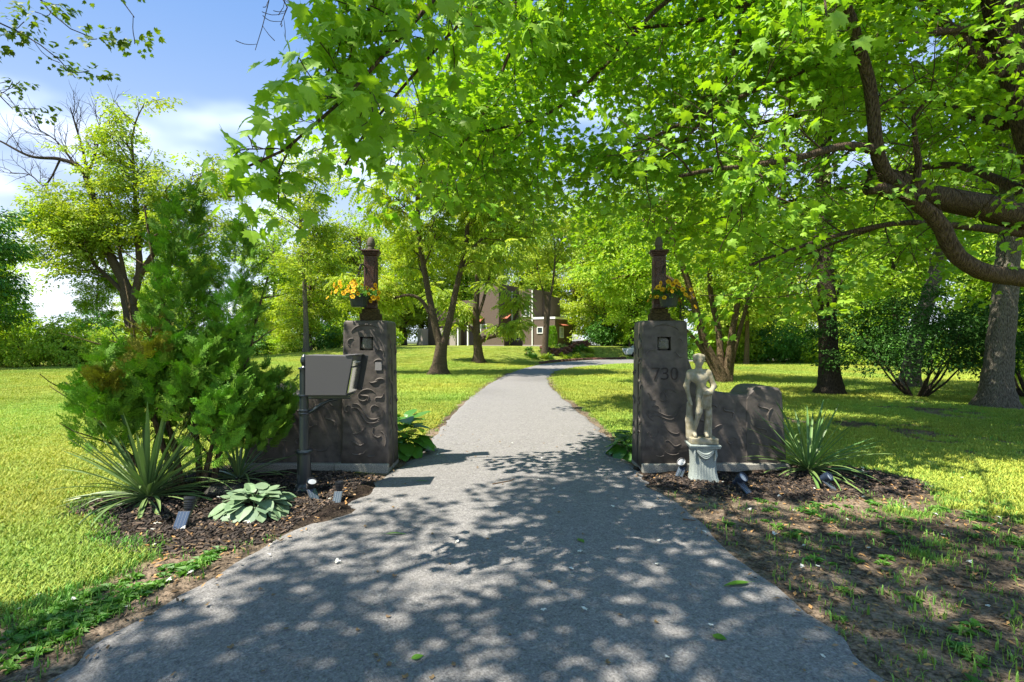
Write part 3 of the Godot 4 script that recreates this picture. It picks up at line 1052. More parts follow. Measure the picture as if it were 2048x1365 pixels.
	var old := tree("ash_tree", "big half dead tree with bare broken limbs above its yellow green crown", "trees beyond the side lawn", b, M.bark, [
		[[b, at(266, 660, 36), at(252, 580, 36)], 0.55, 0.42, 0, 0, 1.0],
		[pix([[262, 610], [250, 570], [205, 480], [185, 400], [175, 360]], 36.0), 0.38, 0.2, 0, 0, 3.4],
		[pix([[262, 610], [278, 540], [272, 450], [268, 350], [262, 270]], 36.0), 0.30, 0.06, 0, 15, 4.0],
		[pix([[272, 560], [310, 500], [345, 430], [380, 370]], 36.0), 0.24, 0.06, 0, 13, 3.8],
		[pix([[262, 600], [200, 540], [150, 500], [100, 480]], 36.0), 0.2, 0.05, 0, 16, 3.4],
		[pix([[250, 575], [205, 500], [165, 450], [130, 420]], 36.0), 0.18, 0.05, 0, 14, 3.2],
		[pix([[256, 590], [238, 500], [222, 420], [215, 370]], 36.0), 0.2, 0.05, 0, 15, 3.2],
		[pix([[290, 540], [350, 520], [400, 470]], 36.0), 0.18, 0.05, 0, 9, 3.4]], t, "spring", 1.0, 1.5)
	var dead := Growth.new()
	dead.levels = 2
	dead.kids = [9, 6, 0]
	dead.spread = 0.55
	dead.up = 0.1
	dead.ratio = 0.6
	for l in [[[[175, 365], [160, 335], [120, 318], [60, 312], [0, 282], [-20, 275]], 0.2, 0.05], [[[178, 370], [165, 300], [150, 250], [140, 215]], 0.14, 0.03], [[[150, 330], [110, 280], [60, 250]], 0.1, 0.02], [[[175, 350], [195, 290], [200, 230]], 0.12, 0.02], [[[120, 318], [90, 370], [60, 350], [20, 345]], 0.08, 0.02]]:
		var pts := smooth_line(pix(l[0], 36.0), b)
		dead.wood.tube(pts, taper(l[1], l[2], pts.size()), 7)
		sprout(dead, pts, 0.06, 0, 3.2, 0.15, 11)
	part("dead_limb", dead.wood.mesh(M.bark_dark), old)
	rng.seed = 67
	t = Growth.new()
	t.levels = 2
	t.kids = [5, 5, 4]
	t.per_twig = 3
	t.up = 0.08
	b = at(612, 712, 40.0)
	b.y = H(b.x, b.z)
	tree("poplar_tree", "slender pale trunked tree with thin yellow green crown behind the mailbox", "trees beyond the side lawn", b, M.bark_pale, [
		[[b, at(612, 660, 40), at(609, 580, 40), at(606, 500, 40), at(600, 420, 40), at(600, 340, 40)], 0.24, 0.06, 0, 17, 4.2, 0.25]], t, "spring", 1.0, 1.5)
	rng.seed = 71
	t = Growth.new()
	t.levels = 2
	t.kids = [5, 5, 4]
	t.per_twig = 4
	t.up = -0.02
	b = Vector3(-29.5, 0, -27.0)
	tree("dark_tree", "dark green rounded tree standing above the bushes by the side lawn", "trees beyond the side lawn", b, M.bark_dark, [
		[[b, b + Vector3(0.2, 3, 0), b + Vector3(0.4, 6, 0), b + Vector3(0.6, 8.0, 0)], 0.35, 0.08, 0, 15, 3.0]], t, "dark", 1.2, 1.8)

func make_woods() -> void:
	# background trees: three kinds, each built once and copied
	var protos := []
	var kinds := [["wood", "mid green woodland tree with a full crown behind the shrubs", M.bark_dark], ["spring", "yellow green woodland tree catching the sun behind the lawn", M.bark], ["wood", "tall loose woodland tree with a high crown at the lawn edge", M.bark_pale]]
	for k in 3:
		rng.seed = 80 + k
		var t := Growth.new()
		t.levels = 2
		t.kids = [6, 5, 4]
		t.per_twig = 3
		t.up = 0.02
		var hgt: float = [12.0, 11.0, 15.0][k]
		var o := Node3D.new()
		var pts := smooth_line([Vector3.ZERO, Vector3(0.2, hgt * 0.3, 0.1), Vector3(-0.1, hgt * 0.6, 0), Vector3(0.1, hgt * 0.9, 0.1)], Vector3.ZERO)
		var rad := taper(0.30, 0.07, pts.size())
		t.wood.tube(pts, rad, 8, true, 0.05)
		sprout(t, pts, 0.14, 0, 3.9 if k < 2 else 4.2, 0.10 if k < 2 else 0.25, 25)
		part("trunk", t.wood.mesh(kinds[k][2]), o)
		crown(o, t, kinds[k][0], 1.1, 1.7)
		protos.append(o)
	var spots := [
		[10.5, -45, 0, 1.0, "rounded green tree just beyond the parked cars"], [16.5, -50, 2, 1.1, ""], [22.0, -46, 1, 1.0, ""], [27.0, -40, 0, 1.0, ""], [33.0, -44, 2, 1.1, ""], [38.0, -36, 1, 1.0, ""], [31.0, -31, 0, 0.9, ""], [25.5, -26, 2, 0.85, ""], [36.0, -26, 0, 1.0, ""], [29.0, -19, 1, 0.9, ""], [42.0, -20, 2, 1.1, ""], [22.0, -12.5, 0, 0.8, ""],
		[46.0, -48, 0, 1.2, ""], [3.0, -66, 2, 1.1, ""], [10.0, -62, 1, 1.1, ""], [-6.0, -68, 0, 1.2, ""], [-14.0, -66, 1, 1.2, ""], [-20.0, -56, 0, 0.9, ""], [-27.0, -58, 2, 0.9, ""], [-36.0, -50, 1, 0.8, ""], [-46.0, -46, 0, 0.8, ""], [-56.0, -44, 1, 0.8, ""], [19.0, -60, 0, 1.2, ""], [30.0, -58, 1, 1.2, ""], [-31.0, -44, 0, 0.55, ""], [-42.0, -40, 1, 0.6, ""], [-38.0, -36, 0, 0.5, ""], [-30.0, -37, 2, 0.45, ""], [-26.0, -52, 1, 0.6, ""], [-48.0, -74, 0, 1.2, ""], [-34.0, -78, 1, 1.2, ""], [-22.0, -80, 2, 1.2, ""], [-9.0, -82, 1, 1.3, ""], [4.0, -80, 0, 1.2, ""], [17.0, -78, 1, 1.3, ""], [31.0, -74, 0, 1.3, ""], [46.0, -70, 1, 1.3, ""], [-12.5, -60, 1, 0.9, ""], [13.0, -56, 1, 1.0, ""], [-66.0, -60, 0, 1.1, ""], [58.0, -52, 1, 1.2, ""], [-16.0, -54, 1, 1.25, ""], [-11.5, -64, 1, 1.5, ""], [7.5, -62, 1, 1.5, ""], [14.5, -34.0, 1, 0.9, ""], [9.0, -50, 1, 1.15, ""], [-1.0, -66, 1, 1.5, ""], [-17.0, -43, 1, 0.85, ""], [24.0, -44, 1, 1.2, ""], [52.0, -34, 0, 1.1, ""]]
	rng.seed = 90
	var used := {}
	for s in spots:
		var src: Node3D = protos[s[2]]
		var o: Node3D = src if not used.has(s[2]) else src.duplicate()
		used[s[2]] = true
		o.name = numbered("woodland_tree")
		add_child(o)
		o.position = Vector3(s[0], H(s[0], s[1]), s[1])
		o.rotation.y = rr(0, TAU)
		o.scale = Vector3.ONE * s[3] * rr(0.92, 1.08)
		var look: String = ["full crowned mid green", "bright yellow green", "tall loose crowned"][s[2]]
		var place := "beyond the side lawn and its bushes" if s[0] < -18.0 else ("rising behind the brown house" if s[0] < 12.5 and s[1] < -52.0 else ("standing behind the parked cars" if s[0] < 20.0 else "at the back of the shaded lawn"))
		tag(o, "%s woodland tree %s" % [look, place], "tree", "%s woodland trees %s" % [look, place])

	# bushes in rows along the lawn edges
	var bp := []
	for k in 2:
		rng.seed = 95 + k
		var o := Node3D.new()
		var t := Growth.new()
		for q in 170:
			var a := rr(0, TAU)
			var r := sqrt(rng.randf())
			var p := Vector3(cos(a) * r * 1.5, 0.25 + rng.randf() * (2.6 - 1.6 * r * r), sin(a) * r * 1.5)
			t.tips.append([p, Vector3(cos(a), 0, sin(a))])
		for q in 9:
			var a := rr(0, TAU)
			t.wood.tube(curve_points(Vector3(cos(a) * 0.15, 0, sin(a) * 0.15), Vector3(cos(a) * 0.5, 1, sin(a) * 0.5), 2.0, 5, 0.15, 0.0), taper(0.035, 0.008, 6), 5)
		part("stem", t.wood.mesh(M.bark_dark), o)
		crown(o, t, "bush" if k == 0 else "dark", 0.9, 1.5)
		bp.append(o)
	var rows := [[-31.0, -30.0, 0], [-28.4, -30.4, 0], [-26.0, -30.2, 0], [-23.6, -30.8, 0], [-21.0, -31.0, 0], [-33.0, -31.0, 1], [-27.0, -33.0, 1], [-22.5, -34.0, 1], [-20.5, -45.0, 0], [-17.5, -46.0, 1], [-15.0, -47.5, 0], [-12.5, -49.0, 0], [-23.0, -44.0, 1],
		[15.5, -36.0, 0], [18.5, -35.0, 1], [21.0, -33.0, 0], [23.5, -30.5, 1], [25.0, -28.0, 0], [17.0, -39.0, 1], [20.5, -37.0, 0], [24.5, -34.0, 0], [26.0, -24.5, 1], [23.0, -21.5, 0], [20.5, -19.0, 0], [13.5, -41.5, 1], [11.5, -48.0, 0], [9.5, -49.5, 1], [14.0, -47.0, 0], [29.0, -28.0, 0], [28.0, -21.0, 1]]
	used.clear()
	for s in rows:
		var src: Node3D = bp[s[2]]
		var o: Node3D = src if not used.has(s[2]) else src.duplicate()
		used[s[2]] = true
		o.name = numbered("border_bush")
		add_child(o)
		o.position = Vector3(s[0], H(s[0], s[1]), s[1])
		o.rotation.y = rr(0, TAU)
		o.scale = Vector3(rr(0.9, 1.2), rr(0.85, 1.25), rr(0.9, 1.2))
		var shade: String = ["light green", "dark green"][s[2]]
		var spot := "in the row below the dark rounded tree" if s[0] < -20.0 and s[1] > -36.0 else ("beyond the lawn behind the mailbox" if s[0] < 0.0 else ("beside the cars at the drive's end" if s[1] < -41.0 else "along the edge of the shaded lawn"))
		tag(o, "%s leafy bush %s" % [shade, spot], "bush", "%s bushes %s" % [shade, spot])

	# dark evergreen shrubs by the pale trunk
	for s in [[10.6, -13.4, 1.9, "wide dark evergreen shrub with bare lower stems beside the pale trunk"], [13.4, -13.2, 1.9, "dark evergreen shrub growing behind the pale grey trunk"]]:
		rng.seed = int(s[0] * 10)
		var b := Vector3(s[0], 0, s[1])
		var o := thing("evergreen_shrub", s[3], "shrub", b)
		var t := Growth.new()
		for q in 12:
			var a := rr(0, TAU)
			t.wood.tube(curve_points(Vector3(cos(a) * 0.12, 0, sin(a) * 0.12), Vector3(cos(a) * 0.7, 0.8, sin(a) * 0.7), 2.1, 6, 0.2, 0.05), taper(0.035, 0.008, 7), 5)
		for q in 260:
			var a := rr(0, TAU)
			var r := sqrt(rng.randf())
			var w := 1.0 + 0.35 * sin(a * 3.0 + s[0]) + rr(-0.1, 0.2)
			t.tips.append([Vector3(cos(a) * r * s[2] * w, 0.5 + r * 0.35 + pow(rng.randf(), 0.7) * (2.5 - 1.5 * r * r), sin(a) * r * s[2] * 0.7), Vector3(cos(a), 0, sin(a))])
		part("stem", t.wood.mesh(M.bark_dark), o)
		crown(o, t, "yew", 0.7, 1.2)

# ------------------------------------------------------------------ gate piers
func pier_mesh(w: float, d: float, h: float) -> ArrayMesh:   # battered block with rounded corners and top, base at y = 0
	var mb := MB.new()
	mb.smooth = true
	var seg := 6
	var levels := [[0.0, 1.08], [0.3, 1.06], [0.7, 1.035], [1.1, 1.015], [1.45, 1.0], [h - 0.05, 0.985], [h - 0.022, 0.97], [h - 0.006, 0.94], [h, 0.89]]
	var ring := 0
	for l in levels:
		var first := mb.v.size()
		var r := 0.035
		var hw: float = w / 2 * l[1]
		var hd: float = d / 2 * l[1]
		for q in 4:
			var cx: float = [1, -1, -1, 1][q] * (hw - r)
			var cz: float = [1, 1, -1, -1][q] * (hd - r)
			for k in seg + 1:
				var a := PI / 2 * (q + float(k) / seg)
				mb.v.append(Vector3(cx + r * cos(a), l[0], cz + r * sin(a)))
				mb.c.append(Color.WHITE)
		ring = mb.v.size() - first
	for l in levels.size() - 1:
		for k in ring:
			var a := l * ring + k
			var b := l * ring + (k + 1) % ring
			for s in [a, b + ring, b, a, a + ring, b + ring]:
				mb.i.append(s)
	for e in [0, levels.size() - 1]:
		var mid := mb.v.size()
		mb.v.append(Vector3(0, levels[e][0], 0))
		mb.c.append(Color.WHITE)
		for k in ring:
			var a: int = e * ring + k
			var b: int = e * ring + (k + 1) % ring
			for s in ([mid, a, b] if e == 0 else [mid, b, a]):
				mb.i.append(s)
	return mb.mesh(M.stucco)

func swirl(kind: int, size: float, seed_: int) -> PackedVector2Array:
	rng.seed = seed_
	var out := PackedVector2Array()
	var m := 22
	for k in m:
		var s := k / (m - 1.0)
		match kind:
			0:  # scroll
				var a := s * 5.2
				var r := size * (1.0 - 0.72 * s)
				out.append(Vector2(cos(a) * r, sin(a) * r * 0.8))
			1:  # wave
				out.append(Vector2((s - 0.5) * 2.4 * size, sin(s * 6.0 + 0.6) * size * 0.42 * (1.0 - 0.3 * s)))
			2:  # s curve
				out.append(Vector2(sin(s * 5.6) * size * 0.55, (s - 0.5) * 1.9 * size))
			3:  # bow
				var a := 0.4 + s * 2.5
				out.append(Vector2(cos(a) * size, sin(a) * size * 0.55))
			_:  # hook
				var a := s * 3.6
				var r := size * (0.45 + 0.55 * (1.0 - s))
				out.append(Vector2(cos(a) * r - s * size * 0.5, sin(a) * r))
	return out

func relief(parent: Node3D, list: Array, frame: Transform3D, thick := 0.0115) -> void:   # [kind, x, y, size, turn]
	var k := 0
	for e in list:
		var flat := swirl(e[0], e[3], 500 + k)
		var pts := PackedVector3Array()
		var rad := PackedFloat32Array()
		for q in flat.size():
			var p: Vector2 = flat[q].rotated(e[4])
			pts.append(Vector3(p.x, p.y, 0))
			rad.append(thick * (0.45 + 0.75 * sin(PI * clampf(q / (flat.size() - 1.0), 0.04, 0.96))))
		var mb := MB.new()
		mb.tube(pts, rad, 6)
		part("swirl", mb.mesh(M.stucco), parent, frame * Transform3D(Basis(), Vector3(e[1], e[2], 0)))
		k += 1

func gate(side: float, label: String) -> Node3D:   # side -1: to the west of the drive, +1: to the east
	var w := 0.52
	var d := 0.46
	var h := 1.735
	var cx := (-1.68 if side < 0 else 1.755)
	var o := thing("gate_pier", label, "gate pier", Vector3(cx, 0, -6.08))
	var comb := CSGCombiner3D.new()
	comb.name = "pier_block"
	o.add_child(comb)
	var body := CSGMesh3D.new()
	body.mesh = pier_mesh(w, d, h - 0.05)
	body.position.y = 0.05
	body.material = M.stucco
	comb.add_child(body)
	var nx := -0.015 * side
	for cut in [[Vector3(nx, 1.47, d / 2), Vector3(0.155, 0.155, 0.30)], [Vector3(-side * w / 2, 0.66, 0.045), Vector3(0.22, 1.5, 0.045)]]:
		var c := CSGBox3D.new()
		c.operation = CSGShape3D.OPERATION_SUBTRACTION
		c.position = cut[0]
		c.size = cut[1]
		c.material = M.stucco
		comb.add_child(c)
	# base slab in three pieces round the gate slot
	var mb := MB.new()
	mb.box(Vector3(side * 0.03, 0.045, 0.155 + 0.02), Vector3(w * 1.10 + 0.04, 0.12, 0.215), 0.012)
	part("plinth", mb.mesh(M.plinth), o)
	mb = MB.new()
	mb.box(Vector3(side * 0.03, 0.045, -0.12), Vector3(w * 1.10 + 0.04, 0.12, 0.28), 0.012)
	part("plinth", mb.mesh(M.plinth), o)
	# inset stone, roughly squared
	mb = MB.new()
	rng.seed = 900 + int(side)
	mb.box(Vector3(0, 0, 0), Vector3(0.135, 0.14, 0.12), 0.022, Basis(Vector3(0, 0, 1), rr(-0.05, 0.05)))
	for k in mb.v.size():
		mb.v[k] += Vector3(noise_b.get_noise_3dv(mb.v[k] * 700.0), noise_b.get_noise_3dv(mb.v[k] * 700.0 + Vector3(9, 0, 0)), 0) * 0.012
	part("inset_stone", mb.mesh(M.inset_stone), o, Transform3D(Basis(Vector3.UP, -0.25 * side), Vector3(nx + 0.008 * side, 1.47, d / 2 - 0.085)))
	# the wing that sweeps down and its end block
	var poly := PackedVector2Array()
	poly.append(Vector2(side * 0.10, 0.05))
	poly.append(Vector2(side * 0.10, 1.46))
	var sweep := [[0.245, 1.47], [0.262, 1.40], [0.285, 1.30], [0.325, 1.19], [0.385, 1.085], [0.46, 1.005], [0.55, 0.945], [0.66, 0.905], [0.78, 0.885], [0.90, 0.880], [1.02, 0.89], [1.34, 0.89], [1.37, 0.6], [1.395, 0.3], [1.41, 0.05]]
	for s in sweep:
		poly.append(Vector2(side * s[0], s[1]))
	mb = MB.new()
	mb.prism(poly, -0.10, 0.17, 0.02)
	part("wing_wall", mb.mesh(M.stucco), o)
	mb = MB.new()
	var eb := PackedVector2Array()
	for s in [[0.93, 0.05], [0.93, 0.84], [0.95, 0.875], [0.985, 0.915], [1.02, 0.95], [1.07, 0.968], [1.12, 0.975], [1.25, 0.972], [1.335, 0.955], [1.372, 0.90], [1.40, 0.5], [1.43, 0.05]]:
		eb.append(Vector2(side * s[0], s[1]))
	mb.prism(eb, -0.30, 0.178, 0.03)
	part("end_block", mb.mesh(M.stucco), o)
	mb = MB.new()
	mb.box(Vector3(side * 0.87, 0.045, 0.04), Vector3(1.12, 0.10, 0.40), 0.01)
	part("plinth", mb.mesh(M.plinth), o)
	# sculpted swirls
	var front := Transform3D(Basis(Vector3(1, 0, 0), -0.0127), Vector3(0, 0, d / 2 * 1.08 + 0.003))
	var face_list := [[3, 0.0, 1.60, 0.16, 0.1], [1, -0.15, 1.34, 0.05, 0.3], [4, -0.16, 1.49, 0.045, 1.0], [4, 0.17, 1.36, 0.05, -0.6], [3, 0.15, 1.26, 0.05, 0.2], [3, 0.10, 1.06, 0.06, 3.4], [3, 0.17, 1.04, 0.055, 0.2], [0, 0.0, 0.86, 0.125, 0.4], [2, 0.0, 0.87, 0.062, 0.5], [1, 0.17, 0.86, 0.05, 0.7], [1, 0.02, 0.68, 0.16, -0.3], [1, 0.0, 0.635, 0.15, -0.35], [4, 0.11, 0.73, 0.045, 0.4], [3, 0.16, 0.66, 0.075, 4.2], [3, -0.08, 0.50, 0.085, 3.6], [4, 0.14, 0.46, 0.065, 2.2], [3, 0.19, 0.38, 0.09, 4.9], [1, -0.08, 0.33, 0.075, 0.1], [3, -0.07, 0.25, 0.085, 3.3], [3, 0.07, 0.21, 0.05, 3.2], [0, -0.2, 0.72, 0.05, 1.0]]
	for e in face_list:
		e[1] *= -side
		if e[0] != 0 and side > 0:
			e[4] = -e[4]
	if side > 0:
		face_list = face_list.filter(func(e): return e[2] < 0.98 or e[2] > 1.28)
	relief(o, face_list, front, 0.0095 if side < 0 else 0.0055)
	var flank := Transform3D(Basis(Vector3.UP, -PI / 2 * side) * Basis(Vector3(1, 0, 0), -0.0143), Vector3(-side * (w / 2 * 1.08 + 0.003), 0, 0))
	var flank_list := [[2, -0.13, 1.5, 0.09, 0.1], [0, -0.12, 1.26, 0.06, 0.2], [2, -0.13, 1.02, 0.08, 0.3], [0, -0.12, 0.80, 0.055, 1.2], [2, -0.13, 0.60, 0.08, -0.2], [4, -0.12, 0.42, 0.05, 0.5], [2, 0.13, 1.4, 0.07, -0.2], [4, 0.13, 1.1, 0.05, 0.2], [2, 0.14, 0.8, 0.06, 0.3], [2, 0.13, 0.45, 0.07, -0.1]]
	for e in flank_list:
		e[1] *= -side
	relief(o, flank_list, flank)
	var wing_list := [[1, 0.42, 0.80, 0.08, -0.5], [2, 0.42, 0.58, 0.09, 0.3], [4, 0.55, 0.72, 0.06, 0.2], [3, 0.62, 0.45, 0.10, 0.8], [2, 0.75, 0.68, 0.08, 0.4], [3, 0.52, 0.28, 0.09, 3.3], [0, 0.78, 0.34, 0.07, 0.3]]
	for e in wing_list:
		e[1] *= side
	relief(o, wing_list, Transform3D(Basis(), Vector3(0, 0, 0.173)), 0.009)
	relief(o, [[2, side * 1.15, 0.72, 0.09, 0.35 * side], [2, side * 1.12, 0.48, 0.09, 0.4 * side], [3, side * 1.24, 0.66, 0.07, 1.2]], Transform3D(Basis(), Vector3(0, 0, 0.181)), 0.008)
	return o

func make_gates() -> void:
	gate(-1.0, "sculpted brown gate pier with a dark niche, behind the mailbox")
	var e := gate(1.0, "sculpted brown gate pier bearing the house number 730")
	var tm := TextMesh.new()
	var f := SystemFont.new()
	f.font_names = PackedStringArray(["Droid Sans"])
	tm.font = f
	tm.text = "730"
	tm.font_size = 64
	tm.pixel_size = 0.0030
	tm.depth = 0.004
	tm.material = M.lettering
	part("house_number", tm, e, Transform3D(Basis(), Vector3(-0.005, 1.125, 0.239)))
	# small notice on the other pier
	var w := get_node("gate_pier")
	var mb := MB.new()
	mb.box(Vector3(0.155, 1.21, 0.2405), Vector3(0.075, 0.09, 0.006), 0.001)
	part("notice_plate", mb.mesh(M.label_plate), w)

	# carved posts standing on the piers, each with a hook and a hanging pot
	for s in [-1.0, 1.0]:
		var c := Vector3(-1.675 if s < 0 else 1.745, 1.735, -6.08)
		var p := thing("carved_post", "square wooden post with acorn finial on the pier behind the mailbox" if s < 0 else "square wooden post with acorn finial on the numbered pier", "post", c, -0.16 * s, "carved posts on the gate piers")
		mb = MB.new()
		mb.box(Vector3(0, 0.045, 0), Vector3(0.235, 0.09, 0.235), 0.006)
		part("base_block", mb.mesh(M.weathered_wood), p)
		mb = MB.new()
		mb.box(Vector3(0, 0.117, 0), Vector3(0.19, 0.054, 0.19), 0.006)
		part("base_block", mb.mesh(M.weathered_wood), p)
		mb = MB.new()
		mb.box(Vector3(0, 0.46, 0), Vector3(0.148, 0.632, 0.148), 0.01)
		part("shaft", mb.mesh(M.stained_wood), p)
		for q in 4:
			mb = MB.new()
			var bs := Basis(Vector3.UP, q * PI / 2)
			mb.box(bs * Vector3(0, 0.46, 0.0745), Vector3(0.085, 0.50, 0.010), 0.003, bs)
			part("raised_panel", mb.mesh(M.stained_wood), p)
		for r in [[0.785, 0.17, 0.02], [0.805, 0.19, 0.02], [0.826, 0.215, 0.022]]:
			mb = MB.new()
			mb.box(Vector3(0, r[0], 0), Vector3(r[1], r[2] - 0.001, r[1]), 0.005)
			part("cap_moulding", mb.mesh(M.stained_wood), p)
		mb = MB.new()
		mb.lathe(Vector3(0, 0.837, 0), [Vector2(0.0, 0), Vector2(0.045, 0), Vector2(0.043, 0.035), Vector2(0.036, 0.042), Vector2(0.045, 0.06), Vector2(0.047, 0.085), Vector2(0.043, 0.115), Vector2(0.034, 0.142), Vector2(0.02, 0.16), Vector2(0.0, 0.166)], 16)
		part("finial", mb.mesh(M.finial_grey), p)
		mb = MB.new()
		var hx := -0.5 if s < 0 else 0.35
		var hd := Vector3(hx, 0, 0.8).normalized()
		var foot := hd * 0.09
		mb.tube(PackedVector3Array([foot + Vector3(0, 0.56, 0), foot + Vector3(0, 0.62, 0), foot + hd * 0.05 + Vector3(0, 0.655, 0), foot + hd * 0.10 + Vector3(0, 0.64, 0), foot + hd * 0.12 + Vector3(0, 0.59, 0), foot + hd * 0.105 + Vector3(0, 0.565, 0)]), PackedFloat32Array([0.008, 0.008, 0.007, 0.007, 0.006, 0.005]), 6)
		part("hook", mb.mesh(M.iron), p)
		flower_pot(c + Basis(Vector3.UP, -0.16 * s) * (hd * 0.215) + Vector3(0, 0.155, 0), s)

func pansy(seed_: int) -> Array:
	rng.seed = seed_
	var y := MB.new()
	for k in 5:
		var a := TAU * k / 5.0 + 0.3
		y.tint = vary(0.15, 0.06)
		var e := Vector3(cos(a), sin(a), 0)
		var f := Vector3(-sin(a), cos(a), 0)
		y.tri(Vector3.ZERO, e * 0.021 - f * 0.016 + Vector3(0, 0, 0.004), e * 0.030 + Vector3(0, 0, 0.002))
		y.tri(Vector3.ZERO, e * 0.030 + Vector3(0, 0, 0.002), e * 0.021 + f * 0.016 + Vector3(0, 0, 0.006))
	var b := MB.new()
	for k in 3:
		var a := TAU * k / 3.0 - 0.5
		b.tri(Vector3(0, 0, 0.004), Vector3(cos(a - 0.5) * 0.013, sin(a - 0.5) * 0.013, 0.0065), Vector3(cos(a + 0.5) * 0.013, sin(a + 0.5) * 0.013, 0.0065))
	return [y.mesh(M.petal_yellow), b.mesh(M.petal_brown)]

func flower_pot(c: Vector3, s: float) -> void:
	var o := thing("hanging_flower_pot", "dark hanging pot of yellow pansies on the post behind the mailbox" if s < 0 else "dark hanging pot of yellow pansies above the house number", "flower pot", c, 0.0, "hanging pots of yellow pansies")
	var mb := MB.new()
	mb.lathe(Vector3.ZERO, [Vector2(0, 0), Vector2(0.082, 0), Vector2(0.088, 0.012), Vector2(0.112, 0.125), Vector2(0.12, 0.127), Vector2(0.121, 0.145), Vector2(0.110, 0.147), Vector2(0.106, 0.125)], 24)
	part("pot", mb.mesh(M.pot), o)
	mb = MB.new()
	mb.lathe(Vector3.ZERO, [Vector2(0.108, 0.120), Vector2(0.05, 0.132), Vector2(0.0, 0.134)], 16)
	part("soil", mb.mesh(M.soil), o)
	mb = MB.new()
	for k in 3:
		var a := TAU * k / 3.0 + 0.4
		mb.tube(PackedVector3Array([Vector3(cos(a) * 0.115, 0.14, sin(a) * 0.115), Vector3(cos(a) * 0.05, 0.30, sin(a) * 0.05), Vector3(0, 0.405, 0)]), PackedFloat32Array([0.0025, 0.0025, 0.0025]), 4)
	part("hanger", mb.mesh(M.iron), o)
	rng.seed = 610 + int(s)
	mb = MB.new()
	for k in 330:
		var a := rr(0, TAU)
		var r := sqrt(rng.randf()) * 0.19
		var p := Vector3(cos(a) * r, 0.13 + rr(0.0, 0.13) * (1.0 - r * 3.0) - maxf(r - 0.12, 0) * 0.7, sin(a) * r)
		mb.tint = vary(0.3, 0.12)
		simple_leaf(mb, leaf_frame(p, Vector3(cos(a), rr(-0.4, 0.7), sin(a)), Vector3(rr(-0.5, 0.5), 1, rr(-0.5, 0.5)), rr(0.025, 0.05)), 0.32, 0.2)
	for k in 26:
		var a := rr(0, TAU)
		mb.tri(Vector3(cos(a) * 0.06, 0.13, sin(a) * 0.06), Vector3(cos(a) * 0.2, rr(0.1, 0.22), sin(a) * 0.2), Vector3(cos(a) * 0.2 + 0.004, rr(0.1, 0.22), sin(a) * 0.2 + 0.004))
	part("foliage", mb.mesh(M.weed_leaf), o).set_meta("kind", "stuff")
	var kinds := [pansy(1), pansy(2), pansy(3)]
	rng.seed = 620 + int(s)
	for k in 52:
		var a := rr(0, TAU)
		var r := 0.07 + sqrt(rng.randf()) * 0.19
		var lean := 0.10 * s if k % 3 == 0 else 0.0
		var p := Vector3(cos(a) * r + lean, 0.145 + rr(0.03, 0.16) - maxf(r - 0.13, 0.0) * rr(0.3, 1.5), sin(a) * r)
		var look := (Vector3(cos(a), 0.3, sin(a)) + Vector3(rr(-0.6, 0.6), rr(-0.3, 0.5), rr(0.0, 0.9))).normalized()
		var b := Basis.looking_at(-look, Vector3.UP).scaled(Vector3.ONE * rr(0.75, 1.15))
		var fl := part("flower", kinds[k % 3][0], o, Transform3D(b, p))
		part("blotch", kinds[k % 3][1], fl)

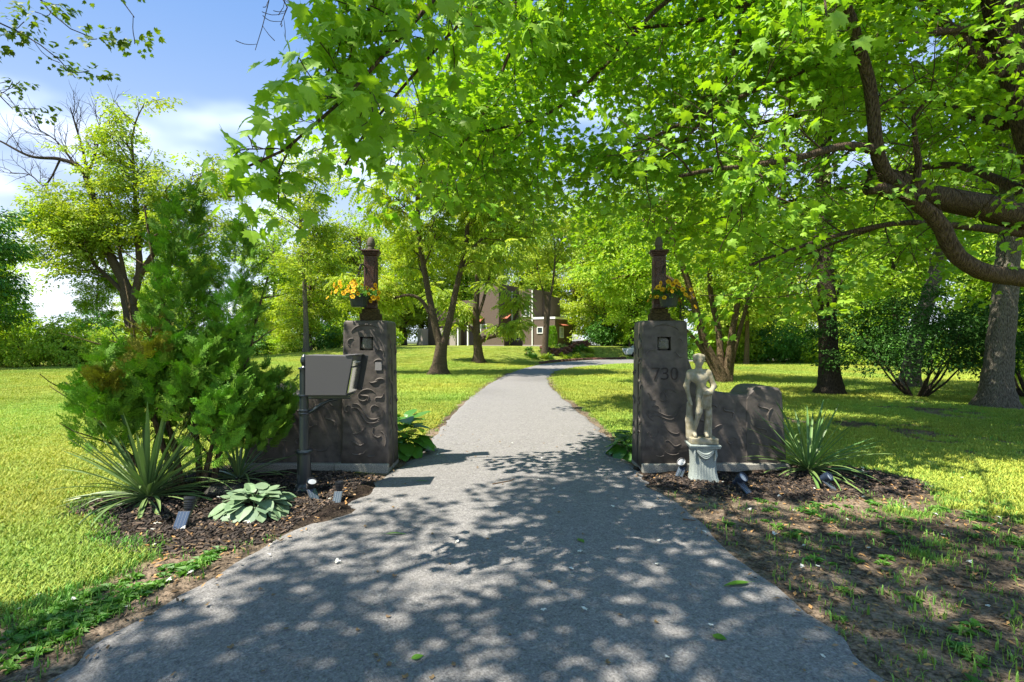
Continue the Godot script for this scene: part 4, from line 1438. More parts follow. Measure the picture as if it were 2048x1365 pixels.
# ------------------------------------------------------------------ mailbox
func make_mailbox() -> void:
	var o := thing("mailbox", "large grey mailbox with slanted shiny front on a black turned post", "mailbox", Vector3(-2.06, 0.02, -5.07))
	var mb := MB.new()
	mb.lathe(Vector3.ZERO, [Vector2(0, -0.03), Vector2(0.095, -0.03), Vector2(0.095, 0.02), Vector2(0.085, 0.035), Vector2(0.082, 0.05), Vector2(0.068, 0.075), Vector2(0.064, 0.36), Vector2(0.067, 0.375)], 24)
	part("base_sleeve", mb.mesh(M.post_paint), o)
	mb = MB.new()
	mb.lathe(Vector3.ZERO, [Vector2(0.05, 0.374), Vector2(0.080, 0.376), Vector2(0.084, 0.388), Vector2(0.078, 0.400), Vector2(0.044, 0.404)], 24)
	part("collar", mb.mesh(M.post_paint), o)
	mb = MB.new()
	mb.lathe(Vector3.ZERO, [Vector2(0.043, 0.37), Vector2(0.043, 1.205)], 20)
	part("post", mb.mesh(M.post_paint), o)
	for y in [0.765, 0.795, 0.94]:
		mb = MB.new()
		mb.lathe(Vector3.ZERO, [Vector2(0.043, y - 0.012), Vector2(0.051, y - 0.009), Vector2(0.053, y), Vector2(0.051, y + 0.009), Vector2(0.043, y + 0.012)], 20)
		part("band", mb.mesh(M.post_paint), o)
	mb = MB.new()
	mb.lathe(Vector3.ZERO, [Vector2(0.0, 1.2), Vector2(0.055, 1.2), Vector2(0.057, 1.215), Vector2(0.03, 1.222), Vector2(0.022, 1.232), Vector2(0.024, 1.245), Vector2(0.036, 1.275), Vector2(0.036, 1.295), Vector2(0.026, 1.325), Vector2(0.012, 1.345), Vector2(0.0, 1.352)], 20)
	part("finial", mb.mesh(M.post_paint), o)
	# arm, brace and the box on it
	mb = MB.new()
	mb.box(Vector3(0.25, 0.925, 0.0), Vector3(0.42, 0.035, 0.045), 0.006)
	part("arm", mb.mesh(M.post_paint), o)
	mb = MB.new()
	mb.tube(PackedVector3Array([Vector3(0.035, 0.765, 0), Vector3(0.10, 0.80, 0), Vector3(0.17, 0.85, 0), Vector3(0.25, 0.888, 0), Vector3(0.33, 0.908, 0)]), PackedFloat32Array([0.017, 0.017, 0.017, 0.016, 0.015]), 8)
	part("brace", mb.mesh(M.post_paint), o)
	var side := PackedVector2Array([Vector2(0.065, 0.955), Vector2(0.455, 0.955), Vector2(0.525, 1.335), Vector2(0.065, 1.345)])
	mb = MB.new()
	mb.prism(side, -0.165, 0.135, 0.004)
	part("box", mb.mesh(M.mailbox_paint), o)
	mb = MB.new()
	mb.box(Vector3(0.27, 0.948, -0.015), Vector3(0.40, 0.012, 0.25), 0.003)
	part("mounting_plate", mb.mesh(M.post_paint), o)
	# the slanted end: hood, shiny door with a lock, letter slot
	var up := Vector3(0.07, 0.38, 0).normalized()
	var bs := Basis(Vector3(up.y, -up.x, 0), up, Vector3(0, 0, 1))
	mb = MB.new()
	mb.box(Vector3(0.4925, 1.10, -0.015) , Vector3(0.010, 0.25, 0.262), 0.002, bs)
	var door := part("door", mb.mesh(M.mailbox_front), o)
	mb = MB.new()
	mb.lathe(Vector3(0.492, 1.15, 0.03), [Vector2(0, 0.014), Vector2(0.012, 0.012), Vector2(0.012, 0.0)], 12, Basis(Vector3(0, 0, 1), -PI / 2))
	part("lock", mb.mesh(M.iron), door)
	mb = MB.new()
	mb.box(Vector3(0.5135, 1.262, -0.015), Vector3(0.012, 0.055, 0.262), 0.002, bs)
	var flap := part("letter_flap", mb.mesh(M.mailbox_front), o)
	mb = MB.new()
	mb.box(Vector3(0.5215, 1.272, -0.02), Vector3(0.012, 0.010, 0.17), 0.002, bs)
	part("handle", mb.mesh(M.rim), flap)
	mb = MB.new()
	mb.box(Vector3(0.500, 1.3455, -0.015), Vector3(0.10, 0.008, 0.318), 0.002)
	part("hood", mb.mesh(M.mailbox_paint), o)
	mb = MB.new()
	mb.box(Vector3(0.525, 1.16, -0.164), Vector3(0.07, 0.36, 0.008), 0.002, bs)
	part("side_fin", mb.mesh(M.black_plastic), o)

# ------------------------------------------------------------------ garden lights
func spotlight(p: Vector3, turn: float, pitch: float, panel_pitch: float, label: String, body: Material, s := 1.0) -> void:
	var o := thing("solar_spotlight", label, "garden light", p, turn, "solar spotlights in the beds")
	o.scale = Vector3.ONE * s
	var mb := MB.new()
	mb.tube(PackedVector3Array([Vector3(0, -0.05, 0), Vector3(0, 0.0, 0), Vector3(0, 0.10, 0)]), PackedFloat32Array([0.004, 0.011, 0.011]), 8)
	part("stake", mb.mesh(M.black_plastic), o)
	mb = MB.new()
	var hb := Basis(Vector3(1, 0, 0), pitch)
	mb.lathe(Vector3(0, 0.10, -0.01), [Vector2(0, -0.03), Vector2(0.022, -0.03), Vector2(0.026, 0.0), Vector2(0.030, 0.012), Vector2(0.044, 0.075), Vector2(0.047, 0.08), Vector2(0.047, 0.098), Vector2(0.042, 0.098), Vector2(0.040, 0.085)], 20, hb)
	var head := part("lamp_head", mb.mesh(body), o)
	mb = MB.new()
	mb.lathe(Vector3(0, 0.10, -0.01), [Vector2(0.041, 0.086), Vector2(0.0, 0.09)], 16, hb)
	part("lens", mb.mesh(M.lens), head)
	for k in 4:
		mb = MB.new()
		mb.lathe(Vector3(0, 0.10, -0.01), [Vector2(0.031 + k * 0.003, 0.016 + k * 0.014), Vector2(0.036 + k * 0.003, 0.018 + k * 0.014), Vector2(0.036 + k * 0.003, 0.022 + k * 0.014), Vector2(0.032 + k * 0.003, 0.023 + k * 0.014)], 20, hb)
		part("cooling_rib", mb.mesh(body), head)
	var pb := Basis(Vector3(1, 0, 0), panel_pitch)
	mb = MB.new()
	mb.box(Vector3(0, 0.055, 0.075), Vector3(0.088, 0.012, 0.145), 0.003, pb)
	var panel := part("panel", mb.mesh(M.black_plastic), o)
	mb = MB.new()
	mb.box(Vector3(0, 0.055, 0.075) + pb * Vector3(0, 0.0065, 0), Vector3(0.078, 0.003, 0.134), 0.0, pb)
	part("solar_cell", mb.mesh(M.solar_panel), panel)
	mb = MB.new()
	for k in 3:
		mb.box(Vector3(0, 0.055, 0.075) + pb * Vector3(-0.022 + 0.022 * k, 0.0085, 0), Vector3(0.0012, 0.001, 0.132), 0.0, pb)
	part("cell_line", mb.mesh(M.solar_line), panel)

func make_lights() -> void:
	var list := [
		[375, 1056, 0.05, -0.35, 0.95, "black solar spotlight in front of the spiky plant, beside the grey hosta", 1.12, "black_plastic"],
		[620, 1000, 0.75, 0.55, 0.75, "black solar spotlight leaning at the foot of the mailbox post", 1.0, "black_plastic"],
		[678, 1003, 0.1, -0.1, 0.75, "small black solar spotlight by the driveway edge near the mailbox post", 0.9, "black_plastic"],
		[425, 975, -0.9, 1.1, 0.3, "solar spotlight lying low under the evergreen shrub", 0.85, "black_plastic"],
		[1368, 955, -0.75, 0.9, 0.75, "solar spotlight with pale panel beside the statue pedestal", 1.0, "black_plastic"],
		[1475, 985, 0.55, 0.9, 0.7, "blue solar spotlight in the middle of the dark mulch below the wing wall", 1.05, "blue_plastic"],
		[1645, 980, 0.6, 1.0, 0.6, "blue solar spotlight at the foot of the spiky plant by the wing wall", 1.0, "blue_plastic"]]
	for l in list:
		var d: float = EYE * F / (l[1] - 682.0)
		var p := at(l[0], l[1], d)
		p.y = H(p.x, p.z) - 0.005
		spotlight(p, l[2], l[3], l[4], l[5], M[l[7]], l[6])

# ------------------------------------------------------------------ statue
func nets(bones: Array, lo: Vector3, hi: Vector3, cell: float, blend: float) -> MB:   # bones: [a, b, radius at a, radius at b]
	var nx := int((hi.x - lo.x) / cell) + 1
	var ny := int((hi.y - lo.y) / cell) + 1
	var nz := int((hi.z - lo.z) / cell) + 1
	var f := PackedFloat32Array()
	f.resize(nx * ny * nz)
	f.fill(1.0)
	for b in bones:
		var pa: Vector3 = b[0]
		var ab: Vector3 = b[1] - b[0]
		var l2 := maxf(ab.length_squared(), 1e-9)
		var reach: float = maxf(b[2], b[3]) + blend + cell * 2.0
		var mn: Vector3 = (pa.min(b[1]) - Vector3.ONE * reach - lo) / cell
		var mx: Vector3 = (pa.max(b[1]) + Vector3.ONE * reach - lo) / cell
		for y in range(maxi(0, int(mn.y)), mini(ny, int(mx.y) + 1)):
			for z in range(maxi(0, int(mn.z)), mini(nz, int(mx.z) + 1)):
				for x in range(maxi(0, int(mn.x)), mini(nx, int(mx.x) + 1)):
					var p := lo + Vector3(x, y, z) * cell - pa
					var t := clampf(p.dot(ab) / l2, 0.0, 1.0)
					var d: float = (p - ab * t).length() - lerpf(b[2], b[3], t)
					var at_ := (y * nz + z) * nx + x
					var o := f[at_]
					var h := clampf(0.5 + 0.5 * (o - d) / blend, 0.0, 1.0)
					f[at_] = lerpf(o, d, h) - blend * h * (1.0 - h) if absf(o - d) < blend else minf(o, d)
	var mb := MB.new()
	mb.smooth = true
	var ids := {}
	var step := [1, nz * nx, nx]
	for y in ny - 1:
		for z in nz - 1:
			for x in nx - 1:
				var o := (y * nz + z) * nx + x
				var corners := [o, o + 1, o + nx, o + nx + 1, o + nz * nx, o + nz * nx + 1, o + nz * nx + nx, o + nz * nx + nx + 1]
				var inside := 0
				for k in corners:
					if f[k] < 0.0:
						inside += 1
				if inside == 0 or inside == 8:
					continue
				var sum := Vector3.ZERO
				var cnt := 0
				for e in [[0, 1], [2, 3], [4, 5], [6, 7], [0, 2], [1, 3], [4, 6], [5, 7], [0, 4], [1, 5], [2, 6], [3, 7]]:
					var fa := f[corners[e[0]]]
					var fb := f[corners[e[1]]]
					if (fa < 0.0) != (fb < 0.0):
						var t := fa / (fa - fb)
						var A := Vector3(e[0] & 1, (e[0] >> 2) & 1, (e[0] >> 1) & 1)
						var B := Vector3(e[1] & 1, (e[1] >> 2) & 1, (e[1] >> 1) & 1)
						sum += A.lerp(B, t)
						cnt += 1
				ids[o] = mb.v.size()
				mb.v.append(lo + (Vector3(x, y, z) + sum / cnt) * cell)
				mb.c.append(Color.WHITE)
	for y in range(1, ny - 1):
		for z in range(1, nz - 1):
			for x in range(1, nx - 1):
				var o := (y * nz + z) * nx + x
				var s := f[o] < 0.0
				for ax in 3:      # x, y, z edges
					if (f[o + step[ax]] < 0.0) == s:
						continue
					var u: int = step[(ax + 1) % 3]
					var w: int = step[(ax + 2) % 3]
					if not (ids.has(o) and ids.has(o - u) and ids.has(o - w) and ids.has(o - u - w)):
						continue
					var q := [ids[o], ids[o - u], ids[o - u - w], ids[o - w]]
					if s:
						q.reverse()
					for k in [0, 1, 2, 0, 2, 3]:
						mb.i.append(q[k])
	return mb

func make_statue() -> void:
	var px := 2.05
	var pz := -5.50
	var o := thing("statue_pedestal", "pale green fluted pedestal with draped swags under the statue", "pedestal", Vector3(px, 0.0, pz), -0.12)
	var mb := MB.new()
	mb.smooth = true
	var m := 120
	var lv := [[0.0, 0.160], [0.02, 0.152], [0.06, 0.138], [0.12, 0.128], [0.20, 0.122], [0.28, 0.126], [0.34, 0.134], [0.365, 0.140]]
	for l in lv:
		for k in m:
			var a := TAU * k / m
			var c := cos(a)
			var s := sin(a)
			var r: float = l[1] / pow(pow(absf(c), 5.0) + pow(absf(s), 5.0), 0.2)
			r *= 1.0 + 0.022 * sin(a * 30.0) * (1.0 if l[0] < 0.30 else 0.2)
			mb.v.append(Vector3(c * r, l[0], s * r * 0.85))
			mb.c.append(Color.WHITE)
	for l in lv.size() - 1:
		for k in m:
			var a := l * m + k
			var b := l * m + (k + 1) % m
			for s in [a, b + m, b, a, a + m, b + m]:
				mb.i.append(s)
	part("fluted_shaft", mb.mesh(M.pedestal), o)
	mb = MB.new()
	mb.box(Vector3(0, 0.376, 0), Vector3(0.305, 0.018, 0.262), 0.004)
	part("top_slab", mb.mesh(M.pedestal), o)
	mb = MB.new()
	mb.box(Vector3(0, 0.3945, 0), Vector3(0.32, 0.019, 0.275), 0.005)
	part("top_slab", mb.mesh(M.pedestal), o)
	for q in 3:
		mb = MB.new()
		var pts := PackedVector3Array()
		var rad := PackedFloat32Array()
		for k in 13:
			var s := k / 12.0
			pts.append(Vector3((s - 0.5) * 0.17, 0.352 - 0.045 * sin(PI * s) * (1.0 + 0.28 * q) - 0.008 * q, 0.122 + 0.004 * sin(PI * s)))
			rad.append(0.007 + 0.005 * sin(PI * s))
		mb.tube(pts, rad, 6)
		part("swag", mb.mesh(M.pedestal), o)
	for sx in [-1.0, 1.0]:
		mb = MB.new()
		mb.tube(PackedVector3Array([Vector3(sx * 0.105, 0.355, 0.112), Vector3(sx * 0.108, 0.30, 0.118), Vector3(sx * 0.10, 0.24, 0.112)]), PackedFloat32Array([0.012, 0.017, 0.006]), 7)
		part("drape_tail", mb.mesh(M.pedestal), o)

	var st := thing("garden_statue", "weathered stone figure of a standing man on the fluted pedestal", "statue", Vector3(px, 0.405, pz), -0.1)
	mb = MB.new()
	mb.box(Vector3(0.0, 0.033, 0), Vector3(0.285, 0.064, 0.20), 0.008)
	part("plinth", mb.mesh(M.statue), st)
	var V := func(x: float, y: float, z: float) -> Vector3: return Vector3(x, y, z)
	var bones := [
		[V.call(-0.04, 0.905, 0.0), V.call(-0.04, 0.87, 0.010), 0.050, 0.044],          # skull to jaw
		[V.call(-0.04, 0.845, 0.022), V.call(-0.04, 0.835, 0.022), 0.030, 0.026],       # beard
		[V.call(-0.04, 0.888, 0.052), V.call(-0.04, 0.872, 0.060), 0.007, 0.010],       # nose
		[V.call(-0.062, 0.897, 0.044), V.call(-0.018, 0.897, 0.044), 0.008, 0.008],     # brow
		[V.call(-0.055, 0.856, 0.047), V.call(-0.025, 0.856, 0.047), 0.006, 0.006],     # mouth
		[V.call(-0.088, 0.885, -0.005), V.call(-0.088, 0.872, -0.005), 0.012, 0.010], [V.call(0.008, 0.885, -0.005), V.call(0.008, 0.872, -0.005), 0.012, 0.010],
		[V.call(-0.08, 0.925, 0.0), V.call(0.0, 0.925, 0.0), 0.028, 0.028], [V.call(-0.04, 0.93, -0.03), V.call(-0.04, 0.93, 0.03), 0.028, 0.026],   # hair
		[V.call(-0.042, 0.83, -0.005), V.call(-0.042, 0.775, -0.01), 0.030, 0.036],     # neck
		[V.call(-0.12, 0.752, -0.01), V.call(0.045, 0.755, -0.01), 0.040, 0.040],       # shoulders
		[V.call(-0.075, 0.70, 0.01), V.call(0.0, 0.70, 0.01), 0.056, 0.054],            # chest
		[V.call(-0.03, 0.68, 0.005), V.call(-0.008, 0.59, 0.005), 0.058, 0.048],
		[V.call(-0.02, 0.56, 0.0), V.call(0.035, 0.555, 0.0), 0.047, 0.047],            # hips
		[V.call(-0.135, 0.742, -0.005), V.call(-0.165, 0.61, -0.02), 0.036, 0.029], [V.call(-0.165, 0.61, -0.02), V.call(-0.14, 0.475, 0.0), 0.028, 0.019],
		[V.call(-0.14, 0.47, 0.0), V.call(-0.13, 0.435, 0.012), 0.019, 0.014],
		[V.call(0.062, 0.745, -0.005), V.call(0.115, 0.61, 0.0), 0.036, 0.029], [V.call(0.115, 0.61, 0.0), V.call(0.06, 0.545, 0.085), 0.028, 0.019],
		[V.call(0.06, 0.545, 0.085), V.call(0.02, 0.54, 0.098), 0.019, 0.015],
		[V.call(0.022, 0.545, 0.098), V.call(-0.012, 0.552, 0.10), 0.0085, 0.007], [V.call(0.022, 0.536, 0.10), V.call(-0.016, 0.538, 0.103), 0.0085, 0.007], [V.call(0.024, 0.527, 0.10), V.call(-0.012, 0.524, 0.102), 0.0085, 0.007], [V.call(0.04, 0.55, 0.095), V.call(0.018, 0.568, 0.102), 0.0085, 0.007],
		[V.call(-0.138, 0.44, 0.015), V.call(-0.13, 0.41, 0.028), 0.008, 0.007], [V.call(-0.126, 0.44, 0.015), V.call(-0.118, 0.41, 0.026), 0.008, 0.007],
		[V.call(-0.025, 0.535, 0.005), V.call(-0.05, 0.335, 0.045), 0.048, 0.032], [V.call(-0.05, 0.335, 0.045), V.call(-0.085, 0.13, -0.01), 0.032, 0.019], [V.call(-0.085, 0.10, 0.0), V.call(-0.09, 0.082, 0.06), 0.023, 0.018],
		[V.call(0.048, 0.535, 0.0), V.call(0.052, 0.315, 0.012), 0.049, 0.033], [V.call(0.052, 0.315, 0.012), V.call(0.035, 0.12, -0.008), 0.033, 0.019], [V.call(0.035, 0.10, 0.0), V.call(0.03, 0.082, 0.07), 0.024, 0.018],
		[V.call(-0.115, 0.06, -0.045), V.call(-0.125, 0.24, -0.045), 0.050, 0.044], [V.call(-0.125, 0.24, -0.045), V.call(-0.13, 0.42, -0.03), 0.042, 0.030], [V.call(0.07, 0.06, -0.05), V.call(0.085, 0.36, -0.045), 0.040, 0.026]]   # tree stump and support
	var fig := nets(bones, Vector3(-0.24, 0.03, -0.14), Vector3(0.18, 0.985, 0.14), 0.0075, 0.022)
	part("figure", fig.mesh(M.statue), st)
	mb = MB.new()   # cloth gathered from the hand
	for k in 7:
		var x := -0.025 + 0.012 * k
		mb.tube(PackedVector3Array([Vector3(x * 0.5 + 0.01, 0.538, 0.088), Vector3(x, 0.49, 0.078), Vector3(x * 1.25, 0.42, 0.066 + 0.004 * (k % 2)), Vector3(x * 1.3, 0.37, 0.062)]), PackedFloat32Array([0.007, 0.011, 0.010, 0.006]), 6)
	part("cloth", mb.mesh(M.statue), st)

# ------------------------------------------------------------------ bed plants
func blade(bend: float, wide: float) -> ArrayMesh:   # sword leaf along +z, unit length
	var mb := MB.new()
	var m := 12
	var l := []
	var c := []
	var r := []
	var p := Vector3.ZERO
	var a := 0.0
	for k in m:
		var s := k / (m - 1.0)
		var w := wide * (0.55 + 1.3 * s) * (1.0 - pow(s, 2.4)) if s < 1.0 else 0.0
		var nrm := Vector3(0, cos(a), sin(a))
		l.append(p + Vector3(-w, 0, 0) + nrm * w * 0.45)
		c.append(p)
		r.append(p + Vector3(w, 0, 0) + nrm * w * 0.45)
		a += bend / m * (0.4 + 1.2 * s)
		p += Vector3(0, -sin(a), cos(a)) / (m - 1.0)
	for k in m - 1:
		mb.tri(l[k], l[k + 1], c[k + 1])
		mb.tri(l[k], c[k + 1], c[k])
		mb.tri(c[k], c[k + 1], r[k + 1])
		mb.tri(c[k], r[k + 1], r[k])
	return mb.mesh(M.yucca_leaf)

func tinted(m: ArrayMesh, t: Color) -> ArrayMesh:
	var arr := m.surface_get_arrays(0)
	var c: PackedColorArray = arr[Mesh.ARRAY_COLOR]
	for k in c.size():
		c[k] = c[k] * t
	arr[Mesh.ARRAY_COLOR] = c
	var out := ArrayMesh.new()
	out.add_surface_from_arrays(Mesh.PRIMITIVE_TRIANGLES, arr)
	out.surface_set_material(0, m.surface_get_material(0))
	return out

func yucca(p: Vector3, count: int, long: float, label: String, low: float, seed_: int, tint := Color(1, 1, 1)) -> void:
	var o := thing("yucca", label, "plant", p, 0.0, "spiky yucca clumps")
	rng.seed = seed_
	var blades := []
	for k in 5:
		blades.append(tinted(blade([0.08, 0.25, 0.55, 1.0, 1.7][k], [0.020, 0.022, 0.021, 0.019, 0.016][k]), tint * [Color(1, 1, 1), Color(0.8, 0.9, 0.9), Color(1.2, 1.12, 1.1), Color(0.95, 1.0, 1.0), Color(1.35, 1.2, 1.3)][k]))
	for k in count:
		var s := (k + 0.5) / count
		var yaw := k * 2.39996 + rr(-0.25, 0.25)
		var e := lerpf(low, 1.35, pow(s, 1.45)) + rr(-0.12, 0.12)
		var n := (rng.randi() % 2) + (2 if e < 0.35 else (1 if e < 0.8 else 0))
		if rng.randf() < 0.14:
			n = 4
		var b := Basis(Vector3.UP, yaw) * Basis(Vector3(1, 0, 0), -e) * Basis(Vector3(0, 0, 1), rr(-0.25, 0.25))
		part("leaf", blades[mini(n, 4)], o, Transform3D(b.scaled(Vector3.ONE * long * rr(0.7, 1.12)), Basis(Vector3.UP, yaw) * Vector3(0, 0.03 + 0.07 * s, 0.035)))

func hosta_leaf(m: Material, curl: float, fold: float, edge: Color) -> ArrayMesh:   # blade along +z, unit length
	var mb := MB.new()
	var half := [[0.0, 0.0], [0.24, -0.06], [0.40, 0.12], [0.44, 0.35], [0.36, 0.62], [0.20, 0.84], [0.0, 1.0]]
	var P := func(x: float, z: float, k: float) -> Vector3:
		return Vector3(x * k, fold * absf(x) * k - curl * z * z - 0.25 * x * x * k + 0.02 * sin(z * 9.0) * k, z)
	for sg in [-1.0, 1.0]:
		for k in half.size() - 1:
			var a: Array = half[k]
			var b: Array = half[k + 1]
			mb.tint = Color.WHITE * (1.06 if sg > 0 else 0.96)
			mb.tri(P.call(0, a[1], 1), P.call(sg * a[0], a[1], 0.84), P.call(sg * b[0], b[1], 0.84))
			mb.tri(P.call(0, a[1], 1), P.call(sg * b[0], b[1], 0.84), P.call(0, b[1], 1))
			mb.tint = edge
			mb.tri(P.call(sg * a[0], a[1], 0.84), P.call(sg * a[0], a[1], 1), P.call(sg * b[0], b[1], 1))
			mb.tri(P.call(sg * a[0], a[1], 0.84), P.call(sg * b[0], b[1], 1), P.call(sg * b[0], b[1], 0.84))
	mb.tint = Color(1, 1.05, 0.9)
	mb.tri(Vector3(-0.03, 0, 0.02), Vector3(0.03, 0, 0.02), Vector3(0.0, -0.35, -0.75))
	mb.tri(Vector3(0, 0.02, 0.02), Vector3(0, -0.03, 0.02), Vector3(0.0, -0.35, -0.75))
	return mb.mesh(m)

func hosta(p: Vector3, count: int, reach: float, tall: float, size: float, m: Material, edge: Color, label: String, seed_: int) -> void:
	var o := thing("hosta", label, "plant", p)
	rng.seed = seed_
	var kinds := []
	for k in 4:
		kinds.append(tinted(hosta_leaf(m, [0.15, 0.3, 0.45, 0.25][k], [0.15, 0.05, 0.2, 0.3][k], edge), [Color(1, 1, 1), Color(0.8, 0.86, 0.9), Color(1.15, 1.1, 1.1), Color(0.92, 1.0, 0.9)][k]))
	for k in count:
		var s := (k + 0.5) / count
		var yaw := k * 2.39996 + rr(-0.3, 0.3)
		var r := reach * sqrt(1.0 - s * 0.95)
		var h := tall * (0.25 + 0.75 * s) * rr(0.85, 1.1)
		var b := Basis(Vector3.UP, yaw) * Basis(Vector3(1, 0, 0), lerpf(0.55, -0.45, s) + rr(-0.25, 0.2)) * Basis(Vector3(0, 0, 1), rr(-0.3, 0.3))
		part("leaf", kinds[k % 4], o, Transform3D(b.scaled(Vector3.ONE * size * rr(0.75, 1.15)), Basis(Vector3.UP, yaw) * Vector3(0, h, r * 0.62)))
	var mb := MB.new()
	for k in 14:
		var yaw := rr(0, TAU)
		mb.tube(PackedVector3Array([Vector3.ZERO, Vector3(cos(yaw), 0, sin(yaw)) * reach * 0.25 + Vector3(0, tall * 0.4, 0), Vector3(cos(yaw), 0, sin(yaw)) * reach * 0.5 + Vector3(0, tall * 0.55, 0)]), PackedFloat32Array([0.006, 0.005, 0.003]), 4)
	part("stalk", mb.mesh(m), o)

func floor_at(px: float, py: float) -> Vector3:
	var d := EYE * F / (py - 682.0)
	var p := at(px, py, d)
	p.y = H(p.x, p.z)
	return p

func make_bed_plants() -> void:
	yucca(Vector3(-3.36, 0.02, -4.72), 125, 0.82, "big sprawling yucca in front of the evergreen shrub", 0.02, 701)
	yucca(Vector3(-2.86, 0.02, -5.35), 40, 0.66, "small arching yucca between the evergreen shrub and the mailbox post", 0.15, 702, Color(0.95, 1, 1.1))
	yucca(Vector3(3.30, 0.02, -5.70), 78, 0.78, "upright spiky yucca at the end of the wing wall", 0.10, 703, Color(0.85, 1.05, 0.8))
	hosta(Vector3(-2.22, 0.02, -4.42), 78, 0.42, 0.18, 0.135, M.hosta_grey, Color(1.5, 1.4, 1.5), "low grey green hosta with pale leaf edges by the driveway", 711)
	hosta(Vector3(-1.27 - 0.16, 0.0, -6.72), 46, 0.40, 0.50, 0.25, M.hosta_green, Color(1.1, 1.1, 1.0), "tall glossy green hosta behind the mailbox pier", 712)
	hosta(Vector3(1.52, 0.0, -6.62), 26, 0.27, 0.30, 0.19, M.hosta_green, Color(1.3, 1.2, 1.0), "small bright green hosta behind the numbered pier", 713)
	# mossy stone among the stems
	var mb := MB.new()
	mb.smooth = true
	mb.box(Vector3.ZERO, Vector3(0.34, 0.12, 0.2), 0.05)
	for k in mb.v.size():
		mb.v[k] += Vector3.ONE * noise_b.get_noise_3dv(mb.v[k].snapped(Vector3.ONE * 0.001) * 350.0) * 0.02
	lone("mossy_stone", mb.mesh(M.grey_rock), "flat dark mossy stone lying behind the grey hosta", "stone", Transform3D(Basis(Vector3.UP, 0.3), Vector3(-2.78, 0.05, -4.95)))

func make_arborvitae() -> void:
	rng.seed = 721
	var b := Vector3(-3.22, 0, -5.22)
	var o := thing("arborvitae", "dense many stemmed evergreen arborvitae with two pointed tops beside the mailbox", "shrub", b)
	var mb := MB.new()
	for s in [[-0.12, 0.05, -0.18, 2.2], [0.02, -0.03, 0.0, 2.9], [0.16, 0.02, 0.09, 2.3], [-0.2, -0.05, -0.6, 1.9], [0.10, 0.1, 0.3, 1.15], [-0.05, 0.12, -0.35, 1.8], [-0.28, 0.1, -0.85, 1.5]]:
		var pts := curve_points(Vector3(s[0], -0.02, s[1]), Vector3(s[2], 1.0, rr(-0.2, 0.2)), s[3], 9, 0.10, 0.04)
		mb.tube(pts, taper(0.036, 0.008, pts.size()), 7, false, 0.06)
		for k in 7:
			var q := 3 + rng.randi() % 6
			mb.tube(curve_points(pts[q], Vector3(rr(-1, 1), rr(0.0, 0.8), rr(-1, 1)), rr(0.35, 0.7), 4, 0.2, 0.05), taper(0.011, 0.003, 5), 4, false)
	part("stem", mb.mesh(M.bark_tan), o)
	# plumes of foliage: foot, height, width
	var plumes := [[Vector3(-0.08, 1.55, 0.0), 1.50, 0.21], [Vector3(-0.06, 1.40, 0.06), 1.05, 0.27], [Vector3(0.33, 1.40, -0.05), 1.25, 0.19], [Vector3(0.36, 1.25, 0.06), 0.80, 0.24]]
	for k in 58:
		var a := rr(0, TAU)
		var r := sqrt(rng.randf())
		var x := cos(a) * r * (0.88 if cos(a) < 0.0 else 0.80) - 0.06
		var z := sin(a) * r * 0.5 + 0.06
		var foot := lerpf(0.95, 0.30, r) + rr(-0.15, 0.40) * (1.0 - r * 0.3)
		if absf(x + 0.05) < 0.4 and foot < 0.75 and z > -0.1:
			foot += 0.35
		plumes.append([Vector3(x, foot, z), rr(0.42, 0.78) * (1.1 - 0.2 * r), rr(0.12, 0.20)])
	var where := [[], [], []]
	var tints := [[], [], []]
	for l in plumes:
		var foot: Vector3 = l[0]
		var tall: float = l[1]
		var wide: float = l[2]
		var lean := Vector3(foot.x * 0.22, 0, foot.z * 0.3)
		var shade := vary(0.16, 0.08)
		for k in int(760.0 * tall * wide):
			var s := pow(rng.randf(), 0.85)
			var a := rr(0, TAU)
			var r := wide * sin(PI * clampf(0.18 + 0.82 * s, 0.0, 1.0)) * sqrt(rr(0.15, 1.15))
			var p := foot + Vector3(cos(a) * r, s * tall, sin(a) * r) + lean * s
			p += Vector3(noise_b.get_noise_3dv(p * 90.0), 0, noise_b.get_noise_3dv(p * 90.0 + Vector3(40, 0, 0))) * 0.16
			var y := (Vector3(cos(a) * 0.75, 0.75, sin(a) * 0.75) + Vector3(rr(-0.45, 0.45), rr(-0.35, 0.3), rr(-0.45, 0.45))).normalized()
			var x := y.cross(Vector3(rr(-1, 1), rr(-0.3, 0.3), rr(-1, 1))).normalized()
			var q := rng.randi() % 3
			where[q].append(Transform3D(Basis(x, y, x.cross(y)).scaled(Vector3.ONE * rr(0.10, 0.19)), p))
			var tint := vary(0.22, 0.12) * shade
			if noise_a.get_noise_3dv(p * 90.0) > 0.5:
				tint = Color(1.7, 0.8, 0.9) * rr(0.7, 1.1)
			tints[q].append(tint)
	for k in 3:
		many("foliage", SP["frond%d" % k], where[k], tints[k], o)

# ------------------------------------------------------------------ house and what stands near it
func hbox(o: Node3D, called: String, x0: float, x1: float, y0: float, y1: float, z0: float, z1: float, m: Material, bev := 0.0) -> MeshInstance3D:
	var mb := MB.new()
	mb.box(Vector3((x0 + x1) / 2, (y0 + y1) / 2, (z0 + z1) / 2), Vector3(absf(x1 - x0), absf(y1 - y0), absf(z1 - z0)), bev)
	return part(called, mb.mesh(m), o)

